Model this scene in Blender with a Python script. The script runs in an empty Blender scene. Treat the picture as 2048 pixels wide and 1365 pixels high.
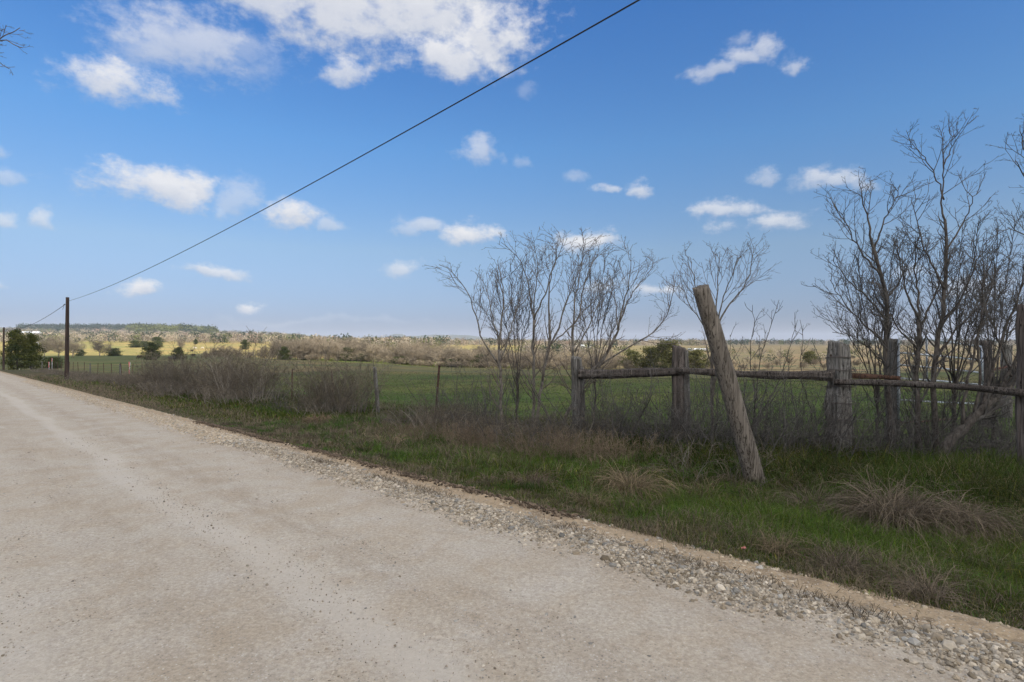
import bpy, math, random
import numpy as np
from mathutils import Vector, Matrix
random.seed(7); RNG = np.random.default_rng(11)
R = math.radians
scene = bpy.context.scene
COL = scene.collection

# ------------------------------------------------------------------ camera
F = 1138.0; HOR = 685.0; EYE = 1.6
cam_d = bpy.data.cameras.new('camera'); cam = bpy.data.objects.new('camera', cam_d); COL.objects.link(cam)
cam.location = (0, 0, EYE); cam.rotation_euler = (R(90), 0, 0)
cam_d.sensor_width = 36; cam_d.lens = 36*F/2048; cam_d.shift_y = 2.5/2048
cam_d.clip_start = 0.05; cam_d.clip_end = 30000
scene.camera = cam

# ------------------------------------------------------------------ sun and exposure
SUN_EL = R(37); SUN_AZ = R(138)       # azimuth clockwise from +Y (view direction): behind the camera, to the right
SUN_DIR = Vector((math.sin(SUN_AZ)*math.cos(SUN_EL), math.cos(SUN_AZ)*math.cos(SUN_EL), math.sin(SUN_EL)))
sd = bpy.data.lights.new('sun', 'SUN'); sd.energy = 3.2; sd.angle = R(0.53); sd.color = (1.0, 0.95, 0.86)
so = bpy.data.objects.new('sun', sd); COL.objects.link(so)
so.rotation_euler = SUN_DIR.to_track_quat('Z', 'Y').to_euler()
scene.view_settings.view_transform = 'Standard'; scene.view_settings.look = 'None'
scene.view_settings.gamma = 1; scene.view_settings.exposure = 0.0
HAZE = True
scene.render.resolution_x = 1024; scene.render.resolution_y = 682

# ------------------------------------------------------------------ world: sky with fair weather clouds by direction
world = bpy.data.worlds.new('World'); scene.world = world; world.use_nodes = True
wt = world.node_tree; wt.nodes.clear(); WN = wt.nodes; WL = wt.links
class NT:
    """tiny helper for shader maths"""
    def __init__(s, tree): s.t = tree; s.n = tree.nodes; s.l = tree.links
    def put(s, inp, v):
        if hasattr(v, 'is_linked') or hasattr(v, 'links'): s.l.new(v, inp)
        else: inp.default_value = v
    def m(s, op, a, b=None, c=None, clamp=False):
        nd = s.n.new('ShaderNodeMath'); nd.operation = op; nd.use_clamp = clamp
        s.put(nd.inputs[0], a)
        if b is not None: s.put(nd.inputs[1], b)
        if c is not None: s.put(nd.inputs[2], c)
        return nd.outputs[0]
    def v(s, op, a, b=None, out=0):
        nd = s.n.new('ShaderNodeVectorMath'); nd.operation = op
        s.put(nd.inputs[0], a)
        if b is not None: s.put(nd.inputs[1], b)
        return nd.outputs[out]
    def comb(s, x, y, z):
        nd = s.n.new('ShaderNodeCombineXYZ'); s.put(nd.inputs[0], x); s.put(nd.inputs[1], y); s.put(nd.inputs[2], z); return nd.outputs[0]
    def sep(s, v):
        nd = s.n.new('ShaderNodeSeparateXYZ'); s.l.new(v, nd.inputs[0]); return nd.outputs
    def noise(s, vec, scale, detail=4, rough=.55, dist=0., out=0):
        nd = s.n.new('ShaderNodeTexNoise'); s.l.new(vec, nd.inputs['Vector']); nd.inputs['Scale'].default_value = scale
        nd.inputs['Detail'].default_value = detail; nd.inputs['Roughness'].default_value = rough; nd.inputs['Distortion'].default_value = dist
        return nd.outputs[out]
    def voro(s, vec, scale, out='Distance', feature='F1'):
        nd = s.n.new('ShaderNodeTexVoronoi'); nd.feature = feature; s.l.new(vec, nd.inputs['Vector']); nd.inputs['Scale'].default_value = scale
        return nd.outputs[out]
    def mr(s, v, a, b, c=0., d=1., kind='SMOOTHSTEP'):
        nd = s.n.new('ShaderNodeMapRange'); nd.interpolation_type = kind; nd.clamp = True if kind == 'LINEAR' else nd.clamp
        s.put(nd.inputs[0], v)
        for i, q in zip((1, 2, 3, 4), (a, b, c, d)): s.put(nd.inputs[i], q)
        return nd.outputs[0]
    def mix(s, f, a, b, kind='MIX'):
        nd = s.n.new('ShaderNodeMix'); nd.data_type = 'RGBA'; nd.blend_type = kind
        s.put(nd.inputs[0], f)
        for i, q in ((6, a), (7, b)):
            if isinstance(q, tuple): q = (*q[:3], 1)
            s.put(nd.inputs[i], q)
        return nd.outputs[2]
W = NT(wt)
tc = WN.new('ShaderNodeTexCoord').outputs['Generated']
nx, ny, nz = W.sep(tc)
az = W.m('ARCTAN2', nx, ny); el = W.m('ARCSINE', nz)
sky = WN.new('ShaderNodeTexSky'); sky.sky_type = 'NISHITA'; sky.sun_disc = False
sky.sun_elevation = SUN_EL; sky.sun_rotation = SUN_AZ; sky.air_density = 1.0; sky.dust_density = 0.6; sky.ozone_density = 2.0
rmp = WN.new('ShaderNodeValToRGB'); WL.new(nz, rmp.inputs[0]); cr_ = rmp.color_ramp        # white balance of the sky by height
GAINS = [(0.0, (.50, .55, .90)), (.04, (.52, .59, .93)), (.155, (.90, .97, 1.09)), (.32, (.76, 1.20, 1.54)), (.5, (.58, 1.15, 1.76))]
while len(cr_.elements) < len(GAINS): cr_.elements.new(.5)
for e_, (p_, c_) in zip(cr_.elements, GAINS): e_.position = p_; e_.color = (c_[0]/2, c_[1]/2, c_[2]/2, 1)
skyc = W.mix(1.0, sky.outputs[0], W.mix(1.0, rmp.outputs[0], (2., 2., 2.), 'MULTIPLY'), 'MULTIPLY')
pl = W.comb(az, el, 0.0)
wn = W.noise(pl, 7.0, 8, .60, 0.0, out=1)
warp = W.v('MULTIPLY', W.v('SUBTRACT', wn, (0.5, 0.5, 0.5)), (0.14, 0.085, 0.0))
pw = W.v('ADD', pl, warp)
nfine = W.noise(W.v('MULTIPLY', pl, (1.0, 1.6, 1.0)), 22.0, 9, .64)
ncen = W.m('SUBTRACT', nfine, 0.5)
# one node group per cloud puff
bg = bpy.data.node_groups.new('cloud_puff', 'ShaderNodeTree')
for nm, ty in (('P', 'NodeSocketVector'), ('C', 'NodeSocketVector'), ('S', 'NodeSocketVector'), ('N', 'NodeSocketFloat'), ('Op', 'NodeSocketFloat'), ('D', 'NodeSocketFloat'), ('L', 'NodeSocketFloat')):
    bg.interface.new_socket(nm, in_out='INPUT', socket_type=ty)
for nm in ('D', 'L'): bg.interface.new_socket(nm, in_out='OUTPUT', socket_type='NodeSocketFloat')
B = NT(bg); gi = B.n.new('NodeGroupInput'); go = B.n.new('NodeGroupOutput')
dly = B.m('MULTIPLY', gi.outputs['D'], 1e-6)       # evaluates the puffs one after another
q = B.v('DIVIDE', B.v('SUBTRACT', B.v('ADD', gi.outputs['P'], B.comb(dly, dly, dly)), gi.outputs['C']), gi.outputs['S'])
qx, qy, qz = B.sep(q)
qyb = B.m('MULTIPLY', qy, B.mr(qy, -0.05, 0.05, 1.35, 1.0, 'LINEAR'))      # flatter base
ln = B.m('SQRT', B.m('ADD', B.m('MULTIPLY', qx, qx), B.m('MULTIPLY', qyb, qyb)))
f = B.m('MULTIPLY_ADD', gi.outputs['N'], 2.2, B.m('SUBTRACT', 1.12, ln))
dens = B.m('MULTIPLY', B.mr(f, -0.05, 0.95), gi.outputs['Op'])
lit = B.m('MULTIPLY', dens, B.mr(qy, -0.75, 0.35, 0.0, 1.0, 'LINEAR'))
B.l.new(B.m('MAXIMUM', dens, gi.outputs['D']), go.inputs[0]); B.l.new(B.m('MAXIMUM', lit, gi.outputs['L']), go.inputs[1])
PUFFS = [(530,0,140,66,.9),(690,0,280,150,1),(840,10,250,140,1),(970,80,125,74,1),(690,125,60,42,.85),(900,105,120,55,1),
 (370,95,170,85,.66),(225,165,130,56,.95),(300,95,80,70,.45),(490,125,90,60,.35),(1055,175,40,18,.2),
 (310,378,150,48,1),(385,372,90,40,1),(320,365,70,44,1),(480,395,70,50,.45),(458,415,25,22,.4),(600,440,66,34,1),(655,460,40,18,.5),
 (940,473,70,32,1),(835,462,60,24,.6),(800,470,30,18,.4),(1165,490,72,30,1),(955,315,46,36,.6),(1040,328,25,15,.25),
 (1275,376,34,22,.75),(1205,378,30,13,.6),(1150,354,40,14,.3),(1420,145,60,26,.6),(1480,110,62,30,.7),(1520,88,42,28,.65),(1590,130,36,28,.6),(1470,75,40,20,.35),
 (1450,425,60,22,.75),(1540,452,95,26,.75),(1660,365,85,30,.7),(1730,372,50,20,.5),(1520,362,46,17,.45),(430,538,75,17,.8),(283,582,44,22,1),
 (497,607,32,18,.95),(812,540,46,19,.65),(20,300,34,17,.35),(30,352,46,23,.4),(5,440,36,24,.6),(85,436,34,22,.6),(1300,586,52,19,.8),(1200,575,50,14,.5),
 (1960,580,110,28,.5),(1840,560,60,22,.3),(10,565,30,14,.4),(650,640,260,10,.15)]
d_s = 0.0; l_s = 0.0
for (px, py, rx, ry, op) in PUFFS:
    a = math.atan2(px-1024, F); e = math.atan2((HOR-py)*math.cos(a), F)
    sx = rx/F*math.cos(a)**2; sy = ry/F*math.cos(a)*math.cos(e)
    g = WN.new('ShaderNodeGroup'); g.node_tree = bg
    WL.new(pw, g.inputs['P']); g.inputs['C'].default_value = (a, e, 0); g.inputs['S'].default_value = (sx, sy, 1)
    WL.new(ncen, g.inputs['N']); g.inputs['Op'].default_value = op
    W.put(g.inputs['D'], d_s); W.put(g.inputs['L'], l_s)
    d_s, l_s = g.outputs[0], g.outputs[1]
litr = W.m('DIVIDE', l_s, W.m('MAXIMUM', d_s, 0.02))
litn = W.m('ADD', litr, W.m('MULTIPLY', ncen, 0.6), clamp=True)
cl_col = W.mix(litn, (0.52, 0.57, 0.68), (0.86, 0.86, 0.88))
sk1 = W.mix(W.m('MULTIPLY', d_s, 0.92), W.mix(1.0, skyc, (0.1, 0.1, 0.1), 'MULTIPLY'), cl_col)
# unseen bright cloud deck added overhead and behind the camera to give most soft light
bn = W.noise(tc, 2.3, 7, .6)
back = W.m('MAXIMUM', W.mr(ny, 0.10, -0.25), W.mr(nz, 0.62, 0.8))
bmask = W.m('MULTIPLY', W.m('MULTIPLY', W.mr(bn, 0.36, 0.56), back), W.mr(nz, 0.0, 0.12))
BACK = 1.75
sdot = W.v('DOT_PRODUCT', tc, tuple(SUN_DIR), out=1)
glow = W.mr(sdot, 0.05, 1.0, 0.55, 2.3)
added_deck = W.mix(1.0, (BACK*1.0, BACK*0.985, BACK*0.97), W.comb(glow, glow, glow), 'MULTIPLY')
sk2 = W.mix(bmask, sk1, added_deck)
bgn = WN.new('ShaderNodeBackground'); WL.new(W.mix(1.0, sk2, (10., 10., 10.), 'MULTIPLY'), bgn.inputs[0]); bgn.inputs[1].default_value = 0.1
wo = WN.new('ShaderNodeOutputWorld'); WL.new(bgn.outputs[0], wo.inputs[0])
world.cycles.sampling_method = 'MANUAL'; world.cycles.sample_map_resolution = 512

# ------------------------------------------------------------------ land form
DV = np.array([-0.703, 0.711]); NV = np.array([0.711, 0.703])      # along the road, across it (towards the field)
def at(px, py, Y): return np.array([(px-1024)/F*Y, Y, EYE-(py-HOR)/F*Y])
def sw(x, y): return x*DV[0]+y*DV[1], x*NV[0]+y*NV[1]
def xy(s, w): return s*DV[0]+w*NV[0], s*DV[1]+w*NV[1]
def nz2(x, y, f=1.0, seed=0):
    a = seed*1.7
    return (np.sin(x*f*1.0+y*f*.7+a)+np.sin(x*f*-.8+y*f*1.3+1.3+a)+.6*np.sin(x*f*2.1+y*f*1.9+2.1+a)+.5*np.sin(x*f*2.9-y*f*2.3+.4+a)+.35*np.sin(x*f*5.1+y*f*4.3+a)+.3*np.sin(-x*f*4.7+y*f*6.1+a))/3.0
PW = [-60, -12, -7, -4.6, -4.0, 3.4, 4.2, 5.2, 6.8, 8.6, 10.2, 12, 60]
PZ = [-.6, -.5, -.35, -.12, 0., 0., -.02, -.20, -.48, -.44, -.50, -.55, -.6]
KN = {0: [(150,730),(350,713.5),(620,688),(1200,673),(2000,664),(2600,661),(7000,672)],
 300: [(150,726),(350,712),(620,687),(1200,674),(2000,664),(2600,661),(7000,674)],
 500: [(100,733),(250,719),(600,689),(1200,677),(2500,669),(7000,679)],
 700: [(60,745),(110,734),(220,724),(450,700),(700,691),(1500,684),(2500,681),(7000,683)],
 900: [(60,753),(110,742),(200,735),(400,702),(600,693),(1500,687),(2500,684.5),(7000,684)],
 1150: [(60,760),(110,748),(190,741),(400,704),(700,693),(2500,687.5),(7000,685)],
 1450: [(60,761),(100,751),(150,742),(400,702),(800,692),(2500,687),(7000,685.6)],
 2048: [(60,759),(100,748),(200,724),(500,699),(800,692),(2500,687),(7000,685.6)]}
KX = sorted(KN); KR = np.array([0.001,25,60,100,150,200,250,350,450,620,800,1200,1600,2000,2600,4000,7000,12000])
KZ = []
for kx in KX:
    Ys = [k[0] for k in KN[kx]]; Zs = [EYE-(k[1]-HOR)/F*k[0] for k in KN[kx]]
    KZ.append(np.interp(KR, Ys, Zs))
KZ = np.array(KZ)
def zg(x, y, mesh=False):
    x = np.asarray(x, float); y = np.asarray(y, float)
    s, w = sw(x, y)
    sc = np.where(s > 0, s, s*0.6)
    zn = -.02*np.clip(sc, -120, 400)+np.interp(w, PW, PZ)
    rough = np.clip((w-4.4)/1.5, 0, 1)
    zn = zn+rough*(.035*nz2(x, y, 1.3)+.02*nz2(x, y, 3.7, 2))
    px = np.where(y > 0.05, x/np.maximum(y, .05), np.sign(x)*99)*F+1024
    px = np.clip(px, 0, 2048)
    # distance measured along view depth inside the view, radius elsewhere
    r = np.hypot(x, y); yy = np.clip(np.maximum(y, r*0.743), 0.001, 11999)
    i = np.clip(np.searchsorted(KX, px, side='right')-1, 0, len(KX)-2)
    kx = np.array(KX, float); fx = (px-kx[i])/(kx[i+1]-kx[i]); fx = fx*fx*(3-2*fx)
    j = np.clip(np.searchsorted(KR, yy, side='right')-1, 0, len(KR)-2)
    fy = (yy-KR[j])/(KR[j+1]-KR[j])
    z00 = KZ[i, j]; z01 = KZ[i, j+1]; z10 = KZ[i+1, j]; z11 = KZ[i+1, j+1]
    zf = (z00*(1-fy)+z01*fy)*(1-fx)+(z10*(1-fy)+z11*fy)*fx
    edge = np.clip((w-14)/40, 0, 1)*np.clip((r-25)/50, 0, 1)
    edge = np.maximum(edge, np.clip((r-120)/60, 0, 1)); edge = edge*edge*(3-2*edge)
    z = zn*(1-edge)+zf*edge
    if mesh:
        road = ((w > -4.5) & (w < 4.25) & (r < 200)); z = z-np.where(road, .07, 0)
    return z
def G(x, y): return float(zg(x, y))

# ------------------------------------------------------------------ mesh helpers
def mesh_np(name, V, quads=None, tris=None, mat=None, col=None, smooth=False):
    me = bpy.data.meshes.new(name); V = np.asarray(V, np.float32).reshape(-1, 3)
    nq = 0 if quads is None else len(quads); nt = 0 if tris is None else len(tris)
    me.vertices.add(len(V)); me.vertices.foreach_set('co', V.ravel())
    me.loops.add(nq*4+nt*3); me.polygons.add(nq+nt)
    idx = []; tot = []
    if nq: idx.append(np.asarray(quads).ravel()); tot.append(np.full(nq, 4))
    if nt: idx.append(np.asarray(tris).ravel()); tot.append(np.full(nt, 3))
    idx = np.concatenate(idx).astype(np.int32); tot = np.concatenate(tot).astype(np.int32)
    st = np.concatenate([[0], np.cumsum(tot)[:-1]]).astype(np.int32)
    me.loops.foreach_set('vertex_index', idx); me.polygons.foreach_set('loop_start', st)
    me.polygons.foreach_set('use_smooth', np.full(nq+nt, smooth))
    if col is not None:
        a = me.color_attributes.new('Col', 'FLOAT_COLOR', 'POINT')
        c = np.ones((len(V), 4), np.float32); c[:, :3] = col; a.data.foreach_set('color', c.ravel())
    me.update(calc_edges=True)
    if mat: me.materials.append(mat)
    return me
def tag(o, label=None, cat=None, group=None, kind=None):
    if label: o['label'] = label
    if cat: o['category'] = cat
    if group: o['group'] = group
    if kind: o['kind'] = kind
    return o
def obj(name, me, parent=None, loc=None):
    o = bpy.data.objects.new(name, me); COL.objects.link(o)
    if parent: o.parent = parent
    if loc is not None: o.location = loc
    return o
def empty(name, loc, rz=0, sc=1): 
    o = bpy.data.objects.new(name, None); COL.objects.link(o); o.location = tuple(float(v) for v in loc); o.rotation_euler = (0, 0, rz)
    o.scale = (sc, sc, sc) if not hasattr(sc, '__len__') else sc; o.empty_display_size = .2; return o
KIDS = {}
def copy_tree(root, loc, rz, sc=1.0, label=None, group=None):
    r = root.copy(); COL.objects.link(r); r.location = tuple(float(v) for v in loc); r.rotation_euler = (0, 0, rz)
    r.scale = (sc, sc, sc) if not hasattr(sc, '__len__') else sc
    if label: r['label'] = label
    if group: r['group'] = group
    for c in KIDS.get(root.name, []):
        d = c.copy(); COL.objects.link(d); d.parent = r
    return r
class Tubes:
    """collects poly-lines with radii, builds tapered tubes in one go"""
    def __init__(s): s.b = []
    def add(s, P, Rr, sides=5): s.b.append((np.asarray(P, float), np.asarray(Rr, float), sides))      # P (m,n,3) R (m,n)
    def line(s, P, Rr, sides=8): P = np.asarray(P, float); s.add(P[None], np.broadcast_to(np.asarray(Rr, float), (len(P),))[None], sides)
    def arrays(s):
        Vs = []; Q = []; T = []; off = 0
        for P, Rr, k in s.b:
            m, n, _ = P.shape
            if m == 0: continue
            t = np.gradient(P, axis=1) if n > 2 else np.repeat((P[:, 1:]-P[:, :1]), 2, axis=1)
            t /= np.linalg.norm(t, axis=2, keepdims=True)+1e-9
            ref = np.where((np.abs(t[:, :1, 2:3]) > .8).repeat(n, 1), np.array([1., 0, 0]), np.array([0, 0, 1.]))
            u = np.cross(t, ref); u /= np.linalg.norm(u, axis=2, keepdims=True)+1e-9; v = np.cross(t, u)
            a = np.arange(k)/k*2*np.pi
            ring = P[:, :, None]+Rr[:, :, None, None]*(np.cos(a)[None, None, :, None]*u[:, :, None]+np.sin(a)[None, None, :, None]*v[:, :, None])
            base = off+np.arange(m)[:, None, None]*n*k+np.arange(n-1)[None, :, None]*k
            j = np.arange(k)[None, None]; j2 = (j+1) % k
            q_ = np.stack([base+j, base+j2, base+j2+k, base+j+k], -1).reshape(-1, 4)
            Vs.append(ring.reshape(-1, 3)); Q.append(q_)
            if k >= 5:   # cap ends
                c0 = off+np.arange(m)*n*k; 
                for i in range(1, k-1):
                    T.append(np.stack([c0, c0+i+1, c0+i], -1)); e = c0+(n-1)*k; T.append(np.stack([e, e+i, e+i+1], -1))
            off += m*n*k
        return np.concatenate(Vs), np.concatenate(Q), (np.concatenate(T) if T else None)
    def build(s, name, mat, parent=None, smooth=True):
        V, Q, T = s.arrays(); return obj(name, mesh_np(name, V, Q, T, mat, smooth=smooth), parent)
def unit(v): return v/(np.linalg.norm(v, axis=-1, keepdims=True)+1e-9)
def resample(P, n):
    P = np.asarray(P, float)
    # Catmull-Rom then even spacing
    if len(P) > 2:
        Q = [P[0]*2-P[1], *P, P[-1]*2-P[-2]]; out = []
        for i in range(1, len(Q)-2):
            for t in np.linspace(0, 1, 8, endpoint=False):
                a, b, c, d = Q[i-1], Q[i], Q[i+1], Q[i+2]
                out.append(.5*((2*b)+(-a+c)*t+(2*a-5*b+4*c-d)*t*t+(-a+3*b-3*c+d)*t**3))
        out.append(P[-1]); P = np.array(out)
    L = np.concatenate([[0], np.cumsum(np.linalg.norm(np.diff(P, axis=0), axis=1))]); t = np.linspace(0, L[-1], n)
    return np.stack([np.interp(t, L, P[:, i]) for i in range(3)], 1)
def grow(P, Rr, per, t0=.25, ang=(25, 55), ratio=.55, up=.15, wob=.22, n=5, rr=.62, tip=.0025, absl=None, rmin=.003, rng=RNG, taper=.6):
    """children of a batch of branches; per = children per unit length (or count)"""
    L = np.linalg.norm(np.diff(P, axis=1), axis=2).sum(1)
    cnt = np.maximum(1, np.round(per*L*(1-t0)+rng.uniform(-.4, .4, len(L)))).astype(int) if per > 0 else np.full(len(L), int(-per))
    pi = np.repeat(np.arange(len(P)), cnt); m = len(pi)
    start = np.concatenate([[0], np.cumsum(cnt)[:-1]]); k = np.arange(m)-start[pi]
    t = t0+(1-t0)*((k+rng.uniform(.1, .9, m))/cnt[pi]); t = np.clip(t, 0, .98)
    nn = P.shape[1]; f = t*(nn-1); i = np.minimum(f.astype(int), nn-2); fr = (f-i)[:, None]
    p = P[pi, i]*(1-fr)+P[pi, i+1]*fr; T = unit(P[pi, i+1]-P[pi, i]); r = Rr[pi, i]*(1-fr[:, 0])+Rr[pi, i+1]*fr[:, 0]
    rnd = rng.normal(size=(m, 3)); perp = unit(rnd-(rnd*T).sum(1, keepdims=True)*T)
    a = np.radians(rng.uniform(*ang, m))[:, None]; d = unit(np.cos(a)*T+np.sin(a)*perp)
    ln = (L[pi]*ratio if absl is None else np.full(m, absl))*(1-taper*t)*rng.uniform(.55, 1.25, m)
    pts = [p]; 
    for q_ in range(n-1):
        pts.append(pts[-1]+d*(ln/(n-1))[:, None]); d = unit(d+rng.normal(size=(m, 3))*wob+np.array([0, 0, up]))
    C = np.stack(pts, 1); r0 = np.maximum(r*rr, rmin)
    CR = r0[:, None]*(1-np.linspace(0, 1, n)[None]*.75); CR = np.maximum(CR, tip)
    return C, CR
# leafy sprays: small randomly turned quads
def leaves(cent, size, rng=RNG, flat=.0, up=None):
    m = len(cent); d = unit(rng.normal(size=(m, 3))*np.array([1, 1, 1-flat])); o = rng.normal(size=(m, 3)); e = unit(np.cross(d, o))
    s = np.broadcast_to(np.asarray(size, float), (m,))[:, None]
    V = np.stack([cent-d*s-e*s*.35, cent+d*s*.1-e*s*.75, cent+d*s, cent+d*s*.1+e*s*.7], 1).reshape(-1, 3)
    return V, np.arange(m*4).reshape(m, 4)
def blades(x, y, h, wd, lean, col, curl=.5, rng=RNG, z=None, az_=None):
    m = len(x); a = rng.uniform(0, 2*np.pi, m) if az_ is None else az_; d = np.stack([np.cos(a), np.sin(a), 0*a], 1)
    fa = a+rng.uniform(-1.5, 1.5, m); sd_ = np.stack([-np.sin(fa), np.cos(fa), 0*a], 1)*(wd/2)[:, None]
    b = np.stack([x, y, (zg(x, y) if z is None else z)-.015], 1)
    up_ = np.array([0, 0, 1.]); ln = lean[:, None]; hh = h[:, None]
    m1 = b+up_*hh*.5+d*hh*ln*.35; tp = b+up_*hh*(1-ln*curl)+d*hh*ln*1.1
    V = np.stack([b-sd_, b+sd_, m1+sd_*.8, m1-sd_*.8, tp], 1).reshape(-1, 3); o = np.arange(m)*5
    Q = np.stack([o, o+1, o+2, o+3], 1); T = np.stack([o+3, o+2, o+4], 1)
    return V, Q, T, np.repeat(col, 5, axis=0)
phi = (1+5**.5)/2
ICO = unit(np.array([(-1,phi,0),(1,phi,0),(-1,-phi,0),(1,-phi,0),(0,-1,phi),(0,1,phi),(0,-1,-phi),(0,1,-phi),(phi,0,-1),(phi,0,1),(-phi,0,-1),(-phi,0,1)], float))
ICF = np.array([(0,11,5),(0,5,1),(0,1,7),(0,7,10),(0,10,11),(1,5,9),(5,11,4),(11,10,2),(10,7,6),(7,1,8),(3,9,4),(3,4,2),(3,2,6),(3,6,8),(3,8,9),(4,9,5),(2,4,11),(6,2,10),(8,6,7),(9,8,1)])
def stones(P, size, col, rng=RNG, squash=.7):
    m = len(P); sc = rng.uniform(.7, 1.25, (m, 1, 3)); sc[:, :, 2] *= squash
    V = ICO[None]*sc*(1+rng.uniform(-.28, .28, (m, 12, 1))); a = rng.uniform(0, 6.28, m); c, s_ = np.cos(a)[:, None], np.sin(a)[:, None]
    X = V[:, :, 0]*c-V[:, :, 1]*s_; Yv = V[:, :, 0]*s_+V[:, :, 1]*c; V = np.stack([X, Yv, V[:, :, 2]], 2)*size[:, None, None]+P[:, None]
    T = (ICF[None]+np.arange(m)[:, None, None]*12).reshape(-1, 3)
    return V.reshape(-1, 3), T, np.repeat(col, 12, axis=0)

# ------------------------------------------------------------------ materials
def new_mat(name, rough=.9, spec=.2):
    m = bpy.data.materials.new(name); m.use_nodes = True; nt = m.node_tree; b = nt.nodes['Principled BSDF']
    b.inputs['Roughness'].default_value = rough; b.inputs['Specular IOR Level'].default_value = spec
    return m, NT(nt), b
def pos(N): return N.n.new('ShaderNodeNewGeometry').outputs['Position']
def obc(N): return N.n.new('ShaderNodeTexCoord').outputs['Object']
def bump(N, b, h, strength=.5, dist=.01):
    nd = N.n.new('ShaderNodeBump'); nd.inputs['Strength'].default_value = strength; nd.inputs['Distance'].default_value = dist
    N.l.new(h, nd.inputs['Height']); N.l.new(nd.outputs[0], b.inputs['Normal'])
def mat_attr(name, rough=.85, var=.25, scale=3., trans=0.):
    m, N, b = new_mat(name, rough, .15); at_ = N.n.new('ShaderNodeAttribute'); at_.attribute_name = 'Col'
    n = N.noise(pos(N), scale, 3); c = N.mix(1.0, at_.outputs[0], N.mix(n, (1-var,)*3, (1+var,)*3), 'MULTIPLY'); N.l.new(c, b.inputs['Base Color'])
    if trans > 0:
        tr = N.n.new('ShaderNodeBsdfTranslucent'); N.l.new(c, tr.inputs[0]); mx = N.n.new('ShaderNodeMixShader'); mx.inputs[0].default_value = trans
        N.l.new(b.outputs[0], mx.inputs[1]); N.l.new(tr.outputs[0], mx.inputs[2]); N.l.new(mx.outputs[0], N.n['Material Output'].inputs[0])
    return m
def mat_noise(name, c1, c2, scale=8., rough=.9, stretch=(1, 1, 1), bs=.5, bd=.01, metal=0., world_=False, rnd=0.):
    m, N, b = new_mat(name, rough, .2); p = pos(N) if world_ else obc(N)
    p = N.v('MULTIPLY', p, stretch); n = N.noise(p, scale, 6, .6); c = N.mix(N.mr(n, .3, .7), c1, c2)
    if rnd:
        oi = N.n.new('ShaderNodeObjectInfo'); c = N.mix(1.0, c, N.mix(oi.outputs['Random'], (1-rnd, 1-rnd, 1-rnd), (1+rnd, 1+rnd*.9, 1+rnd*.7)), 'MULTIPLY')
    N.l.new(c, b.inputs['Base Color']); b.inputs['Metallic'].default_value = metal
    if bs: bump(N, b, n, bs, bd)
    return m
M = {}
M['grass'] = mat_attr('grass_blades', .7, .25, 1.2, .3)
M['stone'] = mat_attr('stones', .9, .2, 60.)
M['leaf'] = mat_attr('leaf_sprays', .8, .3, 1.5, .15)
M['woods'] = mat_attr('woods', .9, .15, .05)
M['bark'] = mat_noise('bark', (.06, .05, .042), (.20, .18, .155), 26, .9, (1, 1, .35), .8, .01)
M['bark_dark'] = mat_noise('bark_dark', (.035, .029, .026), (.12, .105, .092), 22, .9, (1, 1, .35), .8, .01)
M['twig'] = mat_noise('twig', (.085, .068, .055), (.17, .145, .125), 3, .9, bs=0)
M['twig_dark'] = mat_noise('twig_dark', (.042, .038, .036), (.13, .12, .11), 3, .9, bs=0)
M['brush'] = mat_noise('brush_twig', (.082, .067, .050), (.185, .155, .115), 2, .9, bs=0, rnd=.22)
M['brush_pale'] = mat_noise('brush_stem', (.08, .068, .06), (.25, .225, .20), 1.2, .9, bs=0, rnd=.3)
M['brush_red'] = mat_noise('dry_weed', (.12, .088, .06), (.22, .17, .12), 2, .9, bs=0, rnd=.15)
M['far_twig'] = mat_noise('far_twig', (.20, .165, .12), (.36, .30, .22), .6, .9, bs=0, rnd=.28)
M['rust'] = mat_noise('rusty_steel', (.07, .03, .022), (.15, .07, .05), 20, .85)
M['galv'] = mat_noise('galvanised_steel', (.27, .30, .33), (.42, .45, .49), 10, .45, metal=.4)
M['wire'] = mat_noise('fence_wire', (.05, .045, .042), (.12, .10, .09), 30, .7, bs=0)
M['cable'] = mat_noise('cable', (.02, .022, .026), (.035, .04, .045), 5, .7, bs=0)
M['pole'] = mat_noise('creosote_wood', (.018, .012, .010), (.06, .042, .034), 10, .9, (1, 1, .08), .7, .01)
M['tin'] = mat_noise('pale_tin', (.6, .62, .64), (.75, .76, .78), 2, .5)
M['conc'] = mat_noise('concrete', (.20, .15, .11), (.36, .29, .22), 14, .9)
M['dark'] = mat_noise('hole_shade', (.01, .008, .006), (.03, .022, .016), 10, .95)  # near-black colour standing in for the shade inside the culvert
def wood(name, c1, c2, c3, tint=1.0):
    m, N, b = new_mat(name, .9, .15); p = obc(N)
    st = N.v('MULTIPLY', p, (1, 1, .045)); a = N.noise(st, 42, 7, .68, .6); g = N.noise(N.v('MULTIPLY', p, (1, 1, .3)), 5, 5, .6); crack = N.noise(N.v('MULTIPLY', p, (1, 1, .02)), 26, 4, .6, .4)
    c = N.mix(N.mr(a, .36, .64), c1, c2); c = N.mix(N.mr(g, .35, .7), c, c3); ck = N.mr(N.m('ABSOLUTE', N.m('SUBTRACT', crack, .5)), .0, .035)
    c = N.mix(ck, (c1[0]*.35, c1[1]*.33, c1[2]*.3), c); kn = N.mr(N.voro(N.v('MULTIPLY', p, (1, 1, .6)), 3.2), .05, .09); c = N.mix(kn, (c1[0]*.5, c1[1]*.4, c1[2]*.35), c)
    N.l.new(c, b.inputs['Base Color']); bump(N, b, N.m('ADD', a, N.m('MULTIPLY', ck, .8)), .9, .012); return m
M['post'] = wood('weathered_post', (.085, .072, .058), (.225, .195, .165), (.155, .133, .112))
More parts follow.
